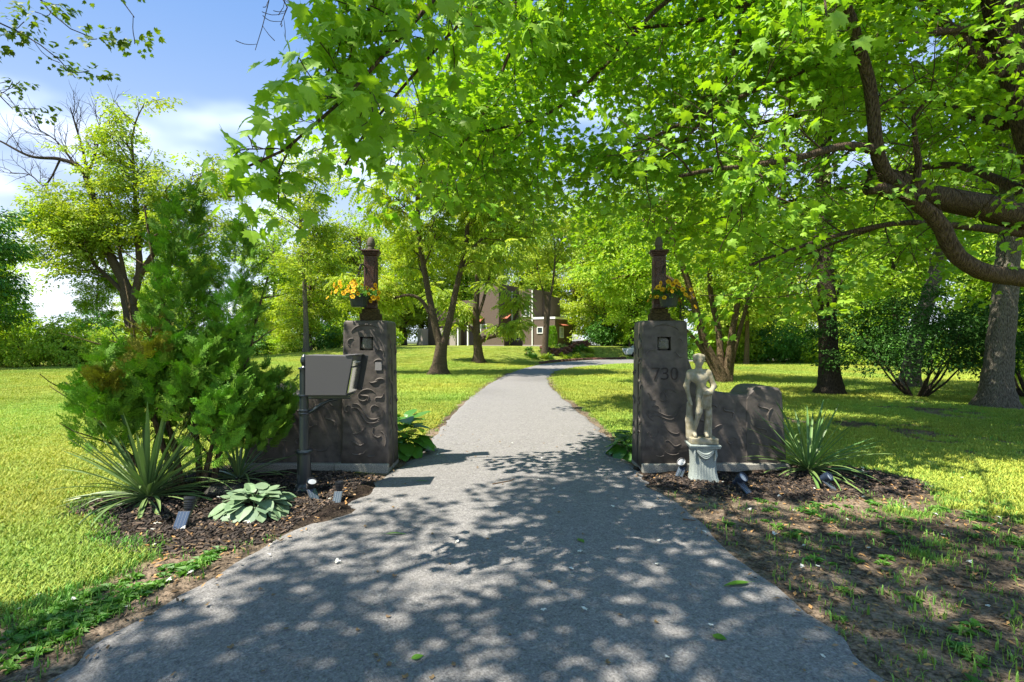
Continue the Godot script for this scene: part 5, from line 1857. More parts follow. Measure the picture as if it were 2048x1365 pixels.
func window(o: Node3D, c: Vector3, w: float, h: float, turn: float, bars: int) -> void:   # c: middle of the opening on the wall face
	var b := Basis(Vector3.UP, turn)
	var f := MB.new()
	var t := 0.085
	for s in [-1.0, 1.0]:
		f.box(c + b * Vector3(s * (w / 2 - t / 2), 0, 0.03), Vector3(t, h, 0.08), 0.0, b)
		f.box(c + b * Vector3(0, s * (h / 2 - t / 2), 0.03), Vector3(w - 2 * t, t, 0.08), 0.0, b)
	var win := part("window", f.mesh(M.white_paint), o)
	f = MB.new()
	f.box(c + b * Vector3(0, 0, 0.012), Vector3(w - 2 * t, h - 2 * t, 0.02), 0.0, b)
	part("pane", f.mesh(M.window_glass), win)
	for k in bars:
		f = MB.new()
		f.box(c + b * Vector3((k + 1.0) / (bars + 1) * (w - 2 * t) - (w - 2 * t) / 2, 0, 0.035), Vector3(0.05, h - 2 * t, 0.03), 0.0, b)
		part("mullion", f.mesh(M.white_paint), win)
	if h > 1.0:
		f = MB.new()
		f.box(c + b * Vector3(0, 0.02, 0.034), Vector3(w - 2 * t, 0.04, 0.026), 0.0, b)
		part("mullion", f.mesh(M.white_paint), win)

func make_house() -> void:
	var o := thing("stucco_house", "brown stucco house with tower, white framed windows and red tiled canopies", "house", Vector3(4.2, 0.82, -50.0), -PI / 6)
	hbox(o, "wall", -2.47, 0, 0.0, 2.85, -4.2, 0, M.house_stucco)
	hbox(o, "fascia", -2.45, 0.05, 2.85, 3.06, -4.25, 0.05, M.white_paint)
	hbox(o, "footing", -3.6, 0.04, -0.5, 0.28, -4.24, 0.04, M.house_band)
	var mb := MB.new()
	mb.prism(PackedVector2Array([Vector2(-2.475, 0), Vector2(-2.475, 5.9), Vector2(-4.05, 5.9), Vector2(-3.55, 0)]), -4.0, 0.01)
	part("wall", mb.mesh(M.house_stucco), o)
	hbox(o, "downspout", -2.52, -2.42, 0.2, 5.9, 0.02, 0.11, M.white_paint)
	hbox(o, "wall", -6.6, -2.2, 0.0, 5.4, -6.0, -2.2, M.house_stucco)      # set back
	hbox(o, "wall", -8.6, -6.2, 0.0, 6.6, -4.0, 0.4, M.house_stucco)       # tower
	hbox(o, "wall", -17.0, -9.2, 0.0, 5.2, -6.0, -1.4, M.house_stucco)
	hbox(o, "wall", -13.4, -11.9, 0.0, 4.6, -1.4, -0.6, M.house_stucco)
	hbox(o, "wall", -9.4, -8.5, 0.0, 3.2, -5.0, -1.0, M.house_stucco)
	mb = MB.new()
	mb.prism(PackedVector2Array([Vector2(-14.0, 2.2), Vector2(-12.5, 3.2), Vector2(-11.0, 2.2)]), -6.0, -1.2)
	for q in [[-17.0, -16.3], [-13.9, -13.2], [-12.5, -11.7]]:
		hbox(o, "porch_pier", q[0], q[1], -0.1, 2.1, -0.6, 0.4, M.house_band)
	for q in [[-15.9, -14.3], [-11.3, -9.5]]:
		hbox(o, "doorway", q[0], q[1], 0.0, 2.3, -1.42, -1.36, M.dark_opening)
	for q in [-15.4, -14.0]:
		mb = MB.new()
		mb.lathe(Vector3(q, 2.0, -0.9), [Vector2(0, 0.04), Vector2(0.30, 0.05), Vector2(0.38, 0), Vector2(0.30, -0.05), Vector2(0, -0.04)], 16, Basis(Vector3(1, 0, 0), PI / 2))
		part("wreath", mb.mesh(M.roof_tile), o)
	mb = MB.new()
	mb.prism(PackedVector2Array([Vector2(-8.7, 0.0), Vector2(-8.7, 2.0), Vector2(-7.6, 1.95), Vector2(-7.0, 1.8), Vector2(-6.4, 1.4), Vector2(-5.9, 1.1), Vector2(-5.2, 1.0), Vector2(-5.2, 0.0)]), 0.8, 1.05)
	part("garden_wall", mb.mesh(M.house_stucco), o)
	hbox(o, "garden_wall_base", -8.75, -5.15, -0.4, 0.25, 0.76, 1.09, M.house_band)
	for q in [[-9.6, -8.0, 2.75, 0.75], [-6.2, -5.4, 3.2, -0.6]]:       # tiled canopies
		mb = MB.new()
		var b := Basis(Vector3(1, 0, 0), 0.5)
		for r in 5:
			mb = MB.new()
			mb.box(Vector3((q[0] + q[1]) / 2, q[2] + 0.30 - r * 0.11, q[3] - 0.25 + r * 0.19), Vector3(q[1] - q[0], 0.05, 0.24), 0.01, b)
			part("roof_tile", mb.mesh(M.roof_tile), o)
	hbox(o, "porch_beam", -9.7, -7.9, 2.30, 2.42, 0.95, 1.10, M.white_paint)
	for q in [-9.62, -8.0, -10.9]:
		hbox(o, "porch_post", q - 0.07, q + 0.07, 0.0, 2.3, 0.95, 1.09, M.white_paint)
	hbox(o, "downspout", -6.12, -6.02, 2.4, 6.0, -2.18, -2.08, M.white_paint)
	window(o, Vector3(-1.62, 1.75, 0.0), 0.68, 0.66, 0.0, 0)
	window(o, Vector3(-3.2, 3.7, 0.01), 0.95, 1.15, 0.0, 1)
	window(o, Vector3(-4.35, 1.75, -2.2), 0.55, 1.0, 0.0, 1)
	window(o, Vector3(-5.4, 1.2, -2.2), 0.42, 0.85, 0.0, 0)
	window(o, Vector3(-7.9, 2.0, 0.4), 0.5, 0.9, 0.0, 0)
	window(o, Vector3(0.0, 1.55, -1.5), 0.85, 1.15, PI / 2, 2)
	mb = MB.new()
	mb.box(Vector3(0.26, 2.32, -1.5), Vector3(0.6, 0.06, 1.3), 0.01, Basis(Vector3(0, 0, 1), -0.35))
	part("awning", mb.mesh(M.roof_tile), o)

	# sunroom wing beyond the corner
	var s := thing("sunroom", "low grey lean-to with sloping roof beside the house corner", "shed", Vector3(7.1, 0.5, -54.5), -PI / 6)
	mb = MB.new()
	mb.prism(PackedVector2Array([Vector2(-1.6, 0.0), Vector2(-1.6, 1.9), Vector2(1.7, 0.55), Vector2(1.7, 0.0)]), -2.0, 0.0)
	part("wall", mb.mesh(M.shed_roof), s)
	for k in 5:
		hbox(s, "fence_post", -1.5 + k * 0.75, -1.44 + k * 0.75, 0.0, 1.0, 0.35, 0.41, M.iron)
	hbox(s, "fence_rail", -1.5, 1.6, 0.92, 0.96, 0.36, 0.40, M.iron)
	var bin := thing("wooden_planter", "long low wooden planter box in front of the grey lean-to", "planter", Vector3(6.9, 0.38, -52.0), -PI / 6)
	hbox(bin, "box", -1.1, 0.9, 0.0, 0.42, -0.4, 0.0, M.weathered_wood)
	hbox(bin, "rim", -1.13, 0.93, 0.42, 0.47, -0.43, 0.03, M.weathered_wood)
	for q in [[0.0, 0.30, "terracotta"], [-0.75, 0.36, "teal_paint"]]:
		var pot := thing("garden_pot", "red clay pot standing on the wooden planter" if q[2] == "terracotta" else "teal pot standing on the wooden planter", "pot", Vector3(6.9 + q[0] * 0.866, 0.85, -52.17 + q[0] * 0.5))
		mb = MB.new()
		mb.lathe(Vector3.ZERO, [Vector2(0, 0), Vector2(0.12, 0), Vector2(0.17, q[1]), Vector2(0.20, q[1]), Vector2(0.20, q[1] + 0.06), Vector2(0.15, q[1] + 0.06)], 16)
		part("pot_body", mb.mesh(M[q[2]]), pot)

	# parked cars beyond the drive
	var spots := [[Vector3(11.6, 0.0, -44.5), 0.25, "white car parked at the far end of the driveway"], [Vector3(16.6, 0.0, -46.5), 1.2, "white car half hidden behind the slanting stems"]]
	for c in spots:
		var car := thing("parked_car", c[2], "car", c[0], c[1], "cars parked beyond the driveway")
		mb = MB.new()
		mb.prism(PackedVector2Array([Vector2(-2.2, 0.32), Vector2(-2.25, 0.62), Vector2(-2.1, 0.85), Vector2(-1.2, 0.95), Vector2(-0.5, 1.42), Vector2(1.0, 1.45), Vector2(1.75, 1.0), Vector2(2.15, 0.92), Vector2(2.25, 0.6), Vector2(2.2, 0.32)]), -0.86, 0.86, 0.08)
		part("body", mb.mesh(M.car_paint), car)
		for sz in [-1.0, 1.0]:
			mb = MB.new()
			mb.prism(PackedVector2Array([Vector2(-1.0, 0.97), Vector2(-0.42, 1.36), Vector2(0.22, 1.38), Vector2(0.22, 0.97)]), 0.865 * sz - 0.006, 0.865 * sz + 0.006)
			part("window", mb.mesh(M.window_glass), car)
			mb = MB.new()
			mb.prism(PackedVector2Array([Vector2(0.30, 0.97), Vector2(0.30, 1.38), Vector2(0.95, 1.39), Vector2(1.55, 0.99)]), 0.865 * sz - 0.006, 0.865 * sz + 0.006)
			part("window", mb.mesh(M.window_glass), car)
			for x in [-1.4, 1.4]:
				mb = MB.new()
				mb.lathe(Vector3(x, 0.33, 0.80 * sz), [Vector2(0.2, -0.1), Vector2(0.30, -0.1), Vector2(0.33, -0.07), Vector2(0.33, 0.07), Vector2(0.30, 0.1), Vector2(0.2, 0.1)], 20, Basis(Vector3(1, 0, 0), PI / 2))
				var wh := part("wheel", mb.mesh(M.tyre), car)
				mb = MB.new()
				mb.lathe(Vector3(x, 0.33, 0.80 * sz), [Vector2(0, -0.08), Vector2(0.21, -0.09), Vector2(0.21, 0.09), Vector2(0, 0.08)], 16, Basis(Vector3(1, 0, 0), PI / 2))
				part("rim", mb.mesh(M.rim), wh)
			mb = MB.new()
			mb.box(Vector3(-2.2, 0.72, 0.62 * sz), Vector3(0.12, 0.14, 0.3), 0.02)
			part("headlight", mb.mesh(M.lens), car)

	# far trunks that can be told apart
	rng.seed = 811
	for s2 in [[1493, 728, 33.0, 0.17, "slim tan trunked tree standing alone at the far lawn edge", "bark_tan", 9.0], [1222, 706, 52.0, 0.34, "pale grey trunked tree beyond the parked car", "bark_pale", 11.0], [1790, 730, 31.0, 0.2, "thin dark trunked tree among the border bushes", "bark_dark", 9.0]]:
		var t := Growth.new()
		t.levels = 2
		t.kids = [5, 5, 4]
		t.per_twig = 3
		var b := at(s2[0], s2[1], s2[2])
		b.y = H(b.x, b.z)
		tree("edge_tree", s2[4], "trees at the far lawn edge", b, M[s2[5]], [[[b, b + Vector3(0.05, s2[6] * 0.3, 0), b + Vector3(-0.1, s2[6] * 0.6, 0), b + Vector3(0.1, s2[6], 0)], s2[3], s2[3] * 0.4, 0, 13, 3.4, 0.3]], t, "wood", 0.9, 1.4)

func rough_stone(size: Vector3, seed_: int, m: Material) -> ArrayMesh:
	var mb := MB.new()
	mb.box(Vector3.ZERO, size, minf(size.x, size.y) * 0.22)
	for k in mb.v.size():
		var p := mb.v[k].snapped(Vector3.ONE * 0.001) * 260.0 + Vector3.ONE * seed_ * 17.0
		mb.v[k] += Vector3(noise_b.get_noise_3dv(p), noise_b.get_noise_3dv(p + Vector3(50, 0, 0)), noise_b.get_noise_3dv(p + Vector3(0, 50, 0))) * size.y * 0.22
	mb.n = PackedVector3Array()
	return mb.mesh(m)

func make_garden() -> void:
	rng.seed = 821
	var o := thing("garden_edging", "curved red stone edging of the flower bed along the driveway", "edging", Vector3.ZERO)
	var kinds := []
	for k in 4:
		kinds.append(rough_stone(Vector3(0.44, 0.22, 0.26), k, M.red_stone))
	var z := -33.6
	while z > -42.4:
		var x := edge_x(LEFT, z) - 0.28
		var dx := edge_x(LEFT, z - 0.2) - edge_x(LEFT, z)
		part("stone", kinds[rng.randi() % 4], o, Transform3D(Basis(Vector3.UP, atan2(0.2, dx) + rr(-0.1, 0.1)), Vector3(x, H(x, z) + 0.06, z)))
		z -= 0.44 * 0.2 / Vector2(0.2, dx).length() * 1.02
	var tier := thing("garden_terrace", "low stacked red stone terrace wall in the flower bed", "stone wall", Vector3.ZERO)
	for row in 3:
		for k in 11:
			var s := (k + 0.5 * (row % 2)) / 11.0
			var p := Vector3(2.4 + 4.4 * s, 0, -40.4 - 3.4 * s + 0.8 * sin(s * 5.0))
			p.y = H(p.x, p.z) + 0.08 + row * 0.19
			part("stone", kinds[rng.randi() % 4], tier, Transform3D(Basis(Vector3.UP, 0.65 + rr(-0.12, 0.12)), p))
	var spots := []
	for k in 26:
		var s := rng.randf()
		var q := Vector2(1.2 + 5.4 * s, -37.0 - 4.6 * s - rr(0.0, 3.4))
		if q.x < edge_x(LEFT, q.y) - 0.6:
			spots.append(q)
	var k := 0
	for q in spots:
		var p := Vector3(q.x, H(q.x, q.y), q.y)
		var g := thing("garden_plant", ["rounded light green plant in the stone edged flower bed", "dark green low plant in the stone edged flower bed", "pink flowering plant in the stone edged flower bed"][k % 3], "plant", p, rr(0, TAU), ["light green bed plants", "dark bed plants", "pink bed plants"][k % 3])
		var mb := MB.new()
		var r := rr(0.25, 0.42)
		for n in 150:
			var d := Vector3(rr(-1, 1), rr(0.0, 1.0), rr(-1, 1)).normalized()
			mb.tint = vary(0.3, 0.1)
			simple_leaf(mb, leaf_frame(d * r * rr(0.3, 1.0), d + Vector3(rr(-0.5, 0.5), rr(-0.5, 0.3), rr(-0.5, 0.5)), Vector3.UP, rr(0.10, 0.2)), 0.25, 0.2)
		part("foliage", mb.mesh([M.spring_leaf, M.dark_leaf, M.weed_leaf][k % 3]), g)
		if k % 3 == 2:
			mb = MB.new()
			for n in 5:
				simple_leaf(mb, leaf_frame(Vector3.ZERO, Vector3(cos(n * 1.257), 0.3, sin(n * 1.257)), Vector3.UP, 0.055), 0.4, 0.1)
			var bl := mb.mesh(M.garden_bloom)
			for n in 14:
				var d := Vector3(rr(-1, 1), rr(0.3, 1.0), rr(-1, 1)).normalized()
				part("bloom", bl, g, Transform3D(Basis(Vector3.UP, rr(0, TAU)), d * r))
		k += 1
	# clipped column by the house wall
	rng.seed = 823
	var b := at(1104, 697, 44.0)
	b.y = H(b.x, b.z)
	var col := thing("columnar_arborvitae", "clipped bright green columnar evergreen against the house wall", "shrub", b)
	var mb2 := MB.new()
	mb2.tube(PackedVector3Array([Vector3(0, -0.02, 0), Vector3(0, 0.8, 0), Vector3(0, 1.5, 0)]), PackedFloat32Array([0.04, 0.03, 0.01]), 6)
	part("stem", mb2.mesh(M.bark), col)
	var where := [[], [], []]
	var tints := [[], [], []]
	for n in 900:
		var y := rr(0.05, 1.75)
		var a := rr(0, TAU)
		var r := 0.40 * pow(maxf(1.0 - pow(absf(y - 0.7) / 1.1, 2.5), 0.0), 0.6) * rr(0.75, 1.05)
		var up := Vector3(cos(a) * 0.5, 0.9, sin(a) * 0.5).normalized()
		var x := up.cross(Vector3(rr(-1, 1), 0, rr(-1, 1))).normalized()
		var q := rng.randi() % 3
		where[q].append(Transform3D(Basis(x, up, x.cross(up)).scaled(Vector3.ONE * rr(0.14, 0.24)), Vector3(cos(a) * r, y, sin(a) * r)))
		tints[q].append(vary(0.25, 0.1) * Color(1.9, 1.6, 1.1))
	for q in 3:
		many("foliage", SP["frond%d" % q], where[q], tints[q], col)

# ------------------------------------------------------------------ ground cover and litter
func tuft(count: int, reach: float, tall: float, seed_: int) -> ArrayMesh:
	rng.seed = seed_
	var mb := MB.new()
	for k in count:
		var a := rr(0, TAU)
		var r := sqrt(rng.randf()) * reach
		var p := Vector3(cos(a) * r, -0.004, sin(a) * r)
		var l := rr(0, TAU)
		var lean := Vector3(cos(l), 0, sin(l)) * rr(0.2, 0.9)
		var h := tall * rr(0.55, 1.2)
		var w := Vector3(-sin(l), 0, cos(l)) * rr(0.0018, 0.0034) * (1.0 + tall * 6.0)
		var m := p + Vector3(0, h * 0.62, 0) + lean * h * 0.3
		var e := p + Vector3(0, h * 0.9, 0) + lean * h
		mb.tint = vary(0.28, 0.14)
		mb.tri(p - w, p + w, m + w * 0.8)
		mb.tri(p - w, m + w * 0.8, m - w * 0.8)
		mb.tri(m - w * 0.8, m + w * 0.8, e)
	return mb.mesh(M.grass_blade)

func clear_spot(x: float, z: float) -> bool:
	if in_drive(x, z, 0.04):
		return false
	if z < -5.7 and z > -6.5 and ((x > -3.15 and x < -1.35) or (x > 1.4 and x < 3.2)):
		return false
	return true

func make_grass() -> void:
	var kinds := [tuft(18, 0.07, 0.040, 831), tuft(18, 0.075, 0.05, 832), tuft(9, 0.05, 0.050, 833), tuft(46, 0.24, 0.075, 834)]
	var where := [[], [], [], []]
	var tints := [[], [], [], []]
	rng.seed = 835
	var n := 0
	for k in 105000:
		var d := 2.0 + 13.5 * pow(rng.randf(), 1.25)
		var x := rr(-1.06, 1.06) * d
		var z := -d
		if not clear_spot(x, z):
			continue
		var bare := maxf(dirt_mask(x, z), mulch_mask(x, z))
		if rng.randf() < bare * 1.02 or rng.randf() > 0.25 + 0.055 * 14.0:
			if not (bare > 0.5 and rng.randf() < 0.045 and mulch_mask(x, z) < 0.3):
				continue
		var q := rng.randi() % 2
		if bare > 0.4 or rng.randf() < 0.05:
			q = 2
		var s := rr(0.75, 1.25)
		where[q].append(Transform3D(Basis(Vector3.UP, rr(0, TAU)).scaled(Vector3(s, s * rr(0.8, 1.2), s)), Vector3(x, H(x, z), z)))
		var p := noise_a.get_noise_2d(x * 9.0, z * 9.0)
		var t := vary(0.16, 0.10) * (1.0 + 0.30 * p) * Color(1.0 + 0.22 * noise_b.get_noise_2d(x * 14.0, z * 14.0), 1, 1)
		if q == 2:
			t = t * Color(0.62, 0.95, 1.0)
		tints[q].append(t)
	for k in 26000:
		var d := 13.0 + 30.0 * pow(rng.randf(), 1.4)
		var x := rr(-1.06, 1.06) * d
		var z := -d
		if not clear_spot(x, z) or x < -27.0 or rng.randf() < dirt_mask(x, z):
			continue
		where[3].append(Transform3D(Basis(Vector3.UP, rr(0, TAU)).scaled(Vector3.ONE * rr(0.8, 1.3)), Vector3(x, H(x, z), z)))
		tints[3].append(vary(0.16, 0.10) * (1.0 + 0.30 * noise_a.get_noise_2d(x * 9.0, z * 9.0)) * Color(1.0 + 0.22 * noise_b.get_noise_2d(x * 14.0, z * 14.0), 1, 1))
	for k in 4:
		var o := many("grass", kinds[k], where[k], tints[k], self)
		tag(o, ["short mown yellow green grass of the lawns", "short mown yellow green grass of the lawns", "longer loose grass tufts on the bare dirt", "distant mown grass of the lawns"][k], "grass", "grass blades", "stuff")

	# broad-leaved weeds along the drive
	rng.seed = 841
	var mb := MB.new()
	for k in 9:
		var a := k * 2.4
		mb.tint = vary(0.25, 0.1)
		simple_leaf(mb, leaf_frame(Vector3(cos(a), 0.15, sin(a)) * 0.012, Vector3(cos(a), rr(0.2, 0.9), sin(a)), Vector3.UP, rr(0.05, 0.085)), 0.30, 0.35)
	var weed := mb.mesh(M.weed_leaf)
	var ww := []
	var wt := []
	for k in 2600:
		var z := rr(-4.8, -1.9)
		var x := 0.0
		if rng.randf() < 0.6:
			x = edge_x(LEFT, z) - 0.22 - rng.randf() * rng.randf() * 2.2
		else:
			x = edge_x(RIGHT, z) + 0.1 + rng.randf() * 3.2
			if rng.randf() < 0.75:
				continue
		if mulch_mask(x, z) > 0.2 or noise_a.get_noise_2d(x * 70.0, z * 70.0) < rr(-0.1, 0.3) or not clear_spot(x, z):
			continue
		ww.append(Transform3D(Basis(Vector3.UP, rr(0, TAU)).scaled(Vector3.ONE * rr(0.35, 0.95)), Vector3(x, H(x, z), z)))
		wt.append(vary(0.25, 0.1))
	tag(many("weeds", weed, ww, wt, self), "low broad leaved weeds along the driveway edges", "weeds", "", "stuff")

	# mulch chips, leaf litter
	var chip := MB.new()
	rng.seed = 843
	chip.box(Vector3.ZERO, Vector3(0.05, 0.006, 0.012), 0.0, Basis(Vector3(0, 0, 1), 0.05))
	var cm := chip.mesh(M.mulch)
	var cw := []
	var ct := []
	var lw := []
	var lt := []
	for k in 42000:
		var x := rr(-4.8, 4.6)
		var z := rr(-6.7, -3.3)
		if mulch_mask(x, z) < 0.1 or not clear_spot(x, z):
			continue
		cw.append(Transform3D(Basis.from_euler(Vector3(rr(-0.6, 0.6), rr(0, TAU), rr(-0.5, 0.5))).scaled(Vector3(rr(0.5, 1.4), rr(0.7, 1.3), rr(0.5, 1.8))), Vector3(x, H(x, z) + rr(0.0, 0.012), z)))
		ct.append(Color(1.0, 0.95, 0.9) * rr(0.5, 1.6) if rng.randf() < 0.8 else Color(3.4, 2.9, 2.4) * rr(0.6, 1.1))
	tag(many("mulch", cm, cw, ct, self), "dark shredded bark mulch in the planting beds", "mulch", "", "stuff")
	mb = MB.new()
	simple_leaf(mb, leaf_frame(Vector3(0, 0.004, -0.02), Vector3(0, 0, 1), Vector3.UP, 0.045), 0.22, -0.2)
	var lm := mb.mesh(M.litter)
	for k in 30000:
		var z := rr(-9.0, -1.8)
		var x := rr(-4.6, 8.5)
		if absf(x) > -z * 1.08 or in_drive(x, z, -0.12) or not clear_spot(x, z) and not in_drive(x, z) or rng.randf() > maxf(dirt_mask(x, z), 0.5 * mulch_mask(x, z)):
			continue
		if in_drive(x, z) and rng.randf() < 0.6:
			continue
		var y := 0.026 if in_drive(x, z, 0.0) else H(x, z) + 0.002
		lw.append(Transform3D(Basis.from_euler(Vector3(rr(-0.35, 0.35), rr(0, TAU), rr(-0.5, 0.5))).scaled(Vector3(rr(0.4, 1.2), 1, rr(0.4, 1.3))), Vector3(x, y, z)))
		lt.append(Color(1, 1, 1) * rr(0.35, 1.5) if rng.randf() < 0.75 else Color(2.3, 1.9, 1.3) * rr(0.6, 1.1))
	tag(many("leaf_litter", lm, lw, lt, self), "dry brown leaf scraps scattered over the bare dirt", "litter", "", "stuff")

func make_fallen() -> void:
	# white blossoms one by one
	var kinds := []
	for k in 3:
		rng.seed = 850 + k
		var mb := MB.new()
		for q in 5:
			var a := TAU * q / 5.0 + rr(-0.3, 0.3)
			mb.tint = vary(0.12, 0.05)
			simple_leaf(mb, leaf_frame(Vector3(0, 0.008, 0), Vector3(cos(a), rr(-0.15, 0.7), sin(a)), Vector3(rr(-0.4, 0.4), 1, rr(-0.4, 0.4)), rr(0.012, 0.023)), 0.42, rr(-0.2, 0.3))
		kinds.append(mb.mesh(M.blossom))
	rng.seed = 855
	for k in 130:
		var x := 0.0
		var z := 0.0
		var zone := k % 5
		if zone < 3:
			z = rr(-6.6, -2.1)
			x = edge_x(RIGHT, z) + 0.1 + rng.randf() * 4.0
		elif zone == 3:
			z = rr(-8.0, -2.2)
			x = lerpf(edge_x(LEFT, z), edge_x(RIGHT, z), rng.randf())
		else:
			z = rr(-5.0, -2.4)
			x = edge_x(LEFT, z) - 0.1 - rng.randf() * 1.2
		if absf(x) > -z * 0.98 or (z < -5.4 and not in_drive(x, z, -0.05) and x < 3.2):
			continue
		var y := 0.031 if in_drive(x, z, -0.05) else H(x, z) + 0.012
		lone("fallen_blossom", kinds[k % 3], ["small white blossom fallen on the bare dirt and grass", "small white blossom fallen on the asphalt driveway"][1 if in_drive(x, z) else 0], "blossom", Transform3D(Basis(Vector3.UP, rr(0, TAU)).scaled(Vector3.ONE * rr(0.8, 1.25)), Vector3(x, y, z)), ["blossoms on the dirt", "blossoms on the driveway"][1 if in_drive(x, z) else 0])
	# small dry petals on the asphalt
	var bits := []
	for k in 2:
		var pb := MB.new()
		pb.tint = Color(1.9, 1.6, 0.9) if k == 0 else Color(3.2, 2.9, 1.9)
		simple_leaf(pb, leaf_frame(Vector3(0, 0.003, -0.01), Vector3(0, 0, 1), Vector3.UP, 0.026), 0.36, -0.2)
		simple_leaf(pb, leaf_frame(Vector3(0, 0.003, -0.01), Vector3(0.9, 0.2, 0.4), Vector3.UP, 0.02), 0.36, -0.2)
		bits.append(pb.mesh(M.litter))
	rng.seed = 857
	for k in 90:
		var z := -2.2 - 6.0 * pow(rng.randf(), 1.3)
		var x := lerpf(edge_x(LEFT, z) + 0.1, edge_x(RIGHT, z) - 0.1, rng.randf())
		if absf(x) > -z * 0.98:
			continue
		lone("fallen_petal", bits[k % 2], ["dry tan petal scrap lying on the asphalt driveway", "pale cream petal scrap lying on the asphalt driveway"][k % 2], "petal", Transform3D(Basis(Vector3.UP, rr(0, TAU)).scaled(Vector3.ONE * rr(0.7, 1.3)), Vector3(x, 0.030, z)), ["tan petals on the driveway", "cream petals on the driveway"][k % 2])
	# leaves dropped on the drive
	var list := [[1500, 1175, 0.19, 0.12, -1.3, "long green leaf with its stalk lying on the asphalt edge"], [770, 1076, 0.17, 0.07, 1.5, "narrow yellow green leaf lying on sunlit asphalt"], [830, 968, 0.16, 0.08, 1.4, "thin green leaf lying in the pier's shadow on the asphalt"], [1156, 1086, 0.09, 0.25, 0.4, "small round green leaf on the shaded middle of the driveway"], [1425, 1283, 0.07, 0.4, 0.9, "pale torn leaf on the dark asphalt"], [822, 1332, 0.06, 0.35, 2.0, "tiny bright green leaf on the shaded asphalt"]]
	for l in list:
		var mb := MB.new()
		mb.tint = Color(1.5, 1.25, 1.2) if l[0] != 1425 else Color(5, 2.6, 12)
		var wide: float = l[3]
		for sg in [-1.0, 1.0]:
			var prev := Vector3(0, 0, 0)
			for k in range(1, 7):
				var s := k / 6.0
				var cur := Vector3(sg * wide * sin(PI * pow(s, 0.8)), 0.05 * sin(PI * s), s)
				mb.tri(Vector3(0, 0.03 * sin(PI * (s - 0.16)), s - 1.0 / 6.0), prev, cur)
				mb.tri(Vector3(0, 0.03 * sin(PI * (s - 0.16)), s - 1.0 / 6.0), cur, Vector3(0, 0.03 * sin(PI * s), s))
				prev = cur
		mb.tri(Vector3(-0.012, 0.01, 0.02), Vector3(0.012, 0.01, 0.02), Vector3(0.05, 0.0, -0.4))
		var p := floor_at(l[0], l[1])
		p.y = 0.033
		lone("fallen_leaf", mb.mesh(M.weed_leaf), l[5], "leaf", Transform3D(Basis(Vector3.UP, l[4]).scaled(Vector3.ONE * l[2]), p))
	# twigs
	rng.seed = 861
	var twigs := [[[1460, 1010], [1478, 1040], [1510, 1058]], [[1790, 1092], [1850, 1098], [1915, 1094]], [[1880, 1168], [1960, 1182], [2040, 1196]], [[1755, 1140], [1790, 1152]], [[1925, 1290], [1955, 1330], [1980, 1338]], [[985, 975], [1022, 968], [1030, 964]], [[1366, 1047], [1392, 1050]], [[370, 1070], [386, 1084]]]
	var names := ["curved pale twig at the edge of the dark mulch", "long straight twig lying across the bare dirt", "grey twig lying among grass near the dirt", "short pale twig on shaded dirt", "bent brown twig in leaf litter", "dark crooked twig on the driveway between the piers", "short dark twig by the asphalt edge", "short grey twig under the hosta bed"]
	for k in twigs.size():
		var pts := PackedVector3Array()
		for q in twigs[k]:
			var p := floor_at(q[0], q[1])
			p.y += 0.035 if in_drive(p.x, p.z, 0.1) else 0.010
			pts.append(p)
		var mb := MB.new()
		var c := pts[0]
		for q in pts.size():
			pts[q] -= c
		mb.tube(pts, taper(0.007, 0.003, pts.size()), 5)
		lone("fallen_twig", mb.mesh(M.bark_tan if k < 5 else M.twig), names[k], "twig", Transform3D(Basis(), c))

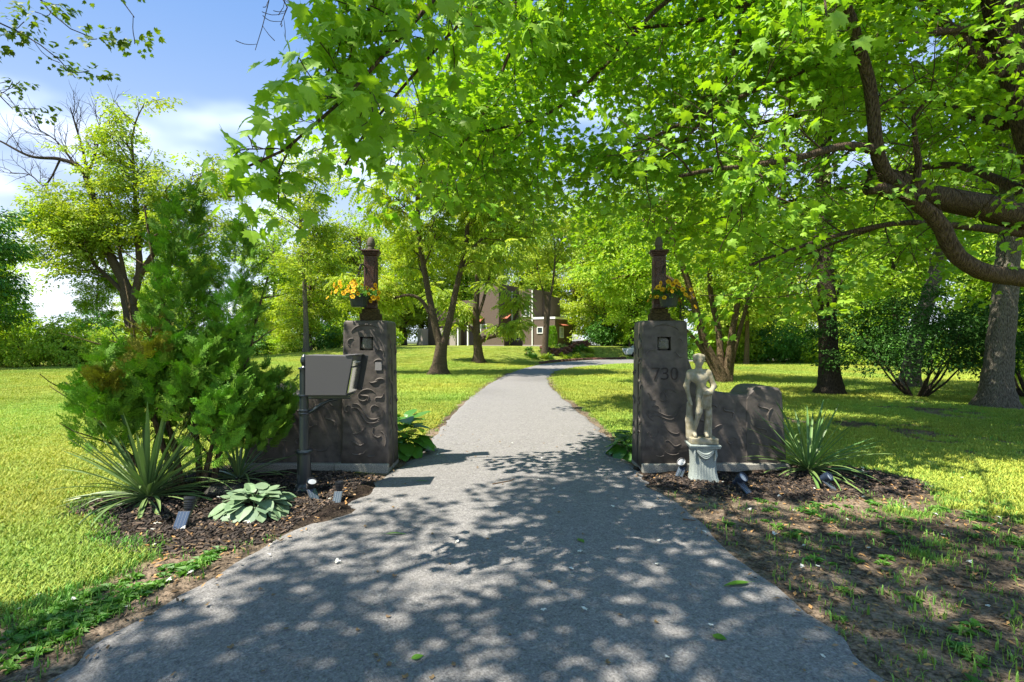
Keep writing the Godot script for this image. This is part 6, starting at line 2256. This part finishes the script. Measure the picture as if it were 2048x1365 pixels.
# ------------------------------------------------------------------ sky
func make_sky() -> Sky:
	var w := 1024
	var h := 512
	var img := Image.create(w, h, false, Image.FORMAT_RGBA8)
	img.fill(Color(1, 1, 1, 0))
	var f := FastNoiseLite.new()
	f.noise_type = FastNoiseLite.TYPE_SIMPLEX_SMOOTH
	f.fractal_octaves = 5
	f.frequency = 1.0
	f.seed = 4
	for y in h / 2:
		var el := PI / 2 - PI * (y + 0.5) / h
		for x in w:
			var az := TAU * (x + 0.5) / w
			var flat := 1.0 / maxf(sin(el) + 0.12, 0.12)
			var p := Vector3(cos(az) * cos(el) * flat * 1.15, sin(az) * cos(el) * flat * 0.7, 3.0)
			var v := f.get_noise_3dv(p) + 0.35 * f.get_noise_3dv(p * 3.1)
			var a := clampf((v + 0.01) * 1.9, 0.0, 1.0)
			img.set_pixel(x, y, Color(1, 1, 1, a * a * (3 - 2 * a) * 0.8))
	var m := ProceduralSkyMaterial.new()
	m.sky_top_color = Color(0.205, 0.36, 0.55)
	m.sky_horizon_color = Color(0.63, 0.66, 0.69)
	m.sky_curve = 0.22
	m.ground_bottom_color = Color(0.22, 0.25, 0.12)
	m.ground_horizon_color = Color(0.45, 0.5, 0.4)
	m.sky_cover = ImageTexture.create_from_image(img)
	m.sky_cover_modulate = Color(0.50, 0.49, 0.48)
	m.sun_angle_max = 12.0
	var s := Sky.new()
	s.sky_material = m
	return s

func _ready() -> void:
	# camera
	var cam := Camera3D.new()
	cam.name = "camera"
	cam.position = Vector3(0, EYE, 0)
	cam.fov = rad_to_deg(2.0 * atan(682.5 / F))
	cam.near = 0.05
	cam.far = 600.0
	add_child(cam)
	cam.current = true
	# sky, exposure
	var env := Environment.new()
	env.background_mode = Environment.BG_SKY
	env.sky = make_sky()
	env.tonemap_mode = Environment.TONE_MAPPER_LINEAR
	env.tonemap_exposure = 3.3
	env.sdfgi_enabled = true
	env.ssao_enabled = true
	env.ssil_enabled = true
	env.sky_rotation = Vector3(0, 0.0, 0)
	var we := WorldEnvironment.new()
	we.name = "world_environment"
	we.environment = env
	add_child(we)
	# sun: high, from the left and a little behind the camera
	var sun := DirectionalLight3D.new()
	sun.name = "sun"
	sun.light_energy = 1.12
	sun.light_color = Color(1.0, 0.965, 0.915)
	sun.light_angular_distance = 0.5
	sun.shadow_enabled = true
	add_child(sun)
	sun.look_at_from_position(Vector3.ZERO, Vector3(1.0, -2.0, -0.48), Vector3.UP)

	make_materials()
	make_terrain()
	make_sprays()
	make_single_leaves()
	print("terrain ", Time.get_ticks_msec())
	make_house()
	make_garden()
	make_trees()
	print("trees ", Time.get_ticks_msec())
	make_woods()
	make_maple()
	make_shade_tree()
	print("maple ", Time.get_ticks_msec())
	make_gates()
	make_mailbox()
	make_statue()
	print("gates ", Time.get_ticks_msec())
	make_lights()
	make_bed_plants()
	make_arborvitae()
	print("plants ", Time.get_ticks_msec())
	make_grass()
	make_fallen()
	print("done ", Time.get_ticks_msec())
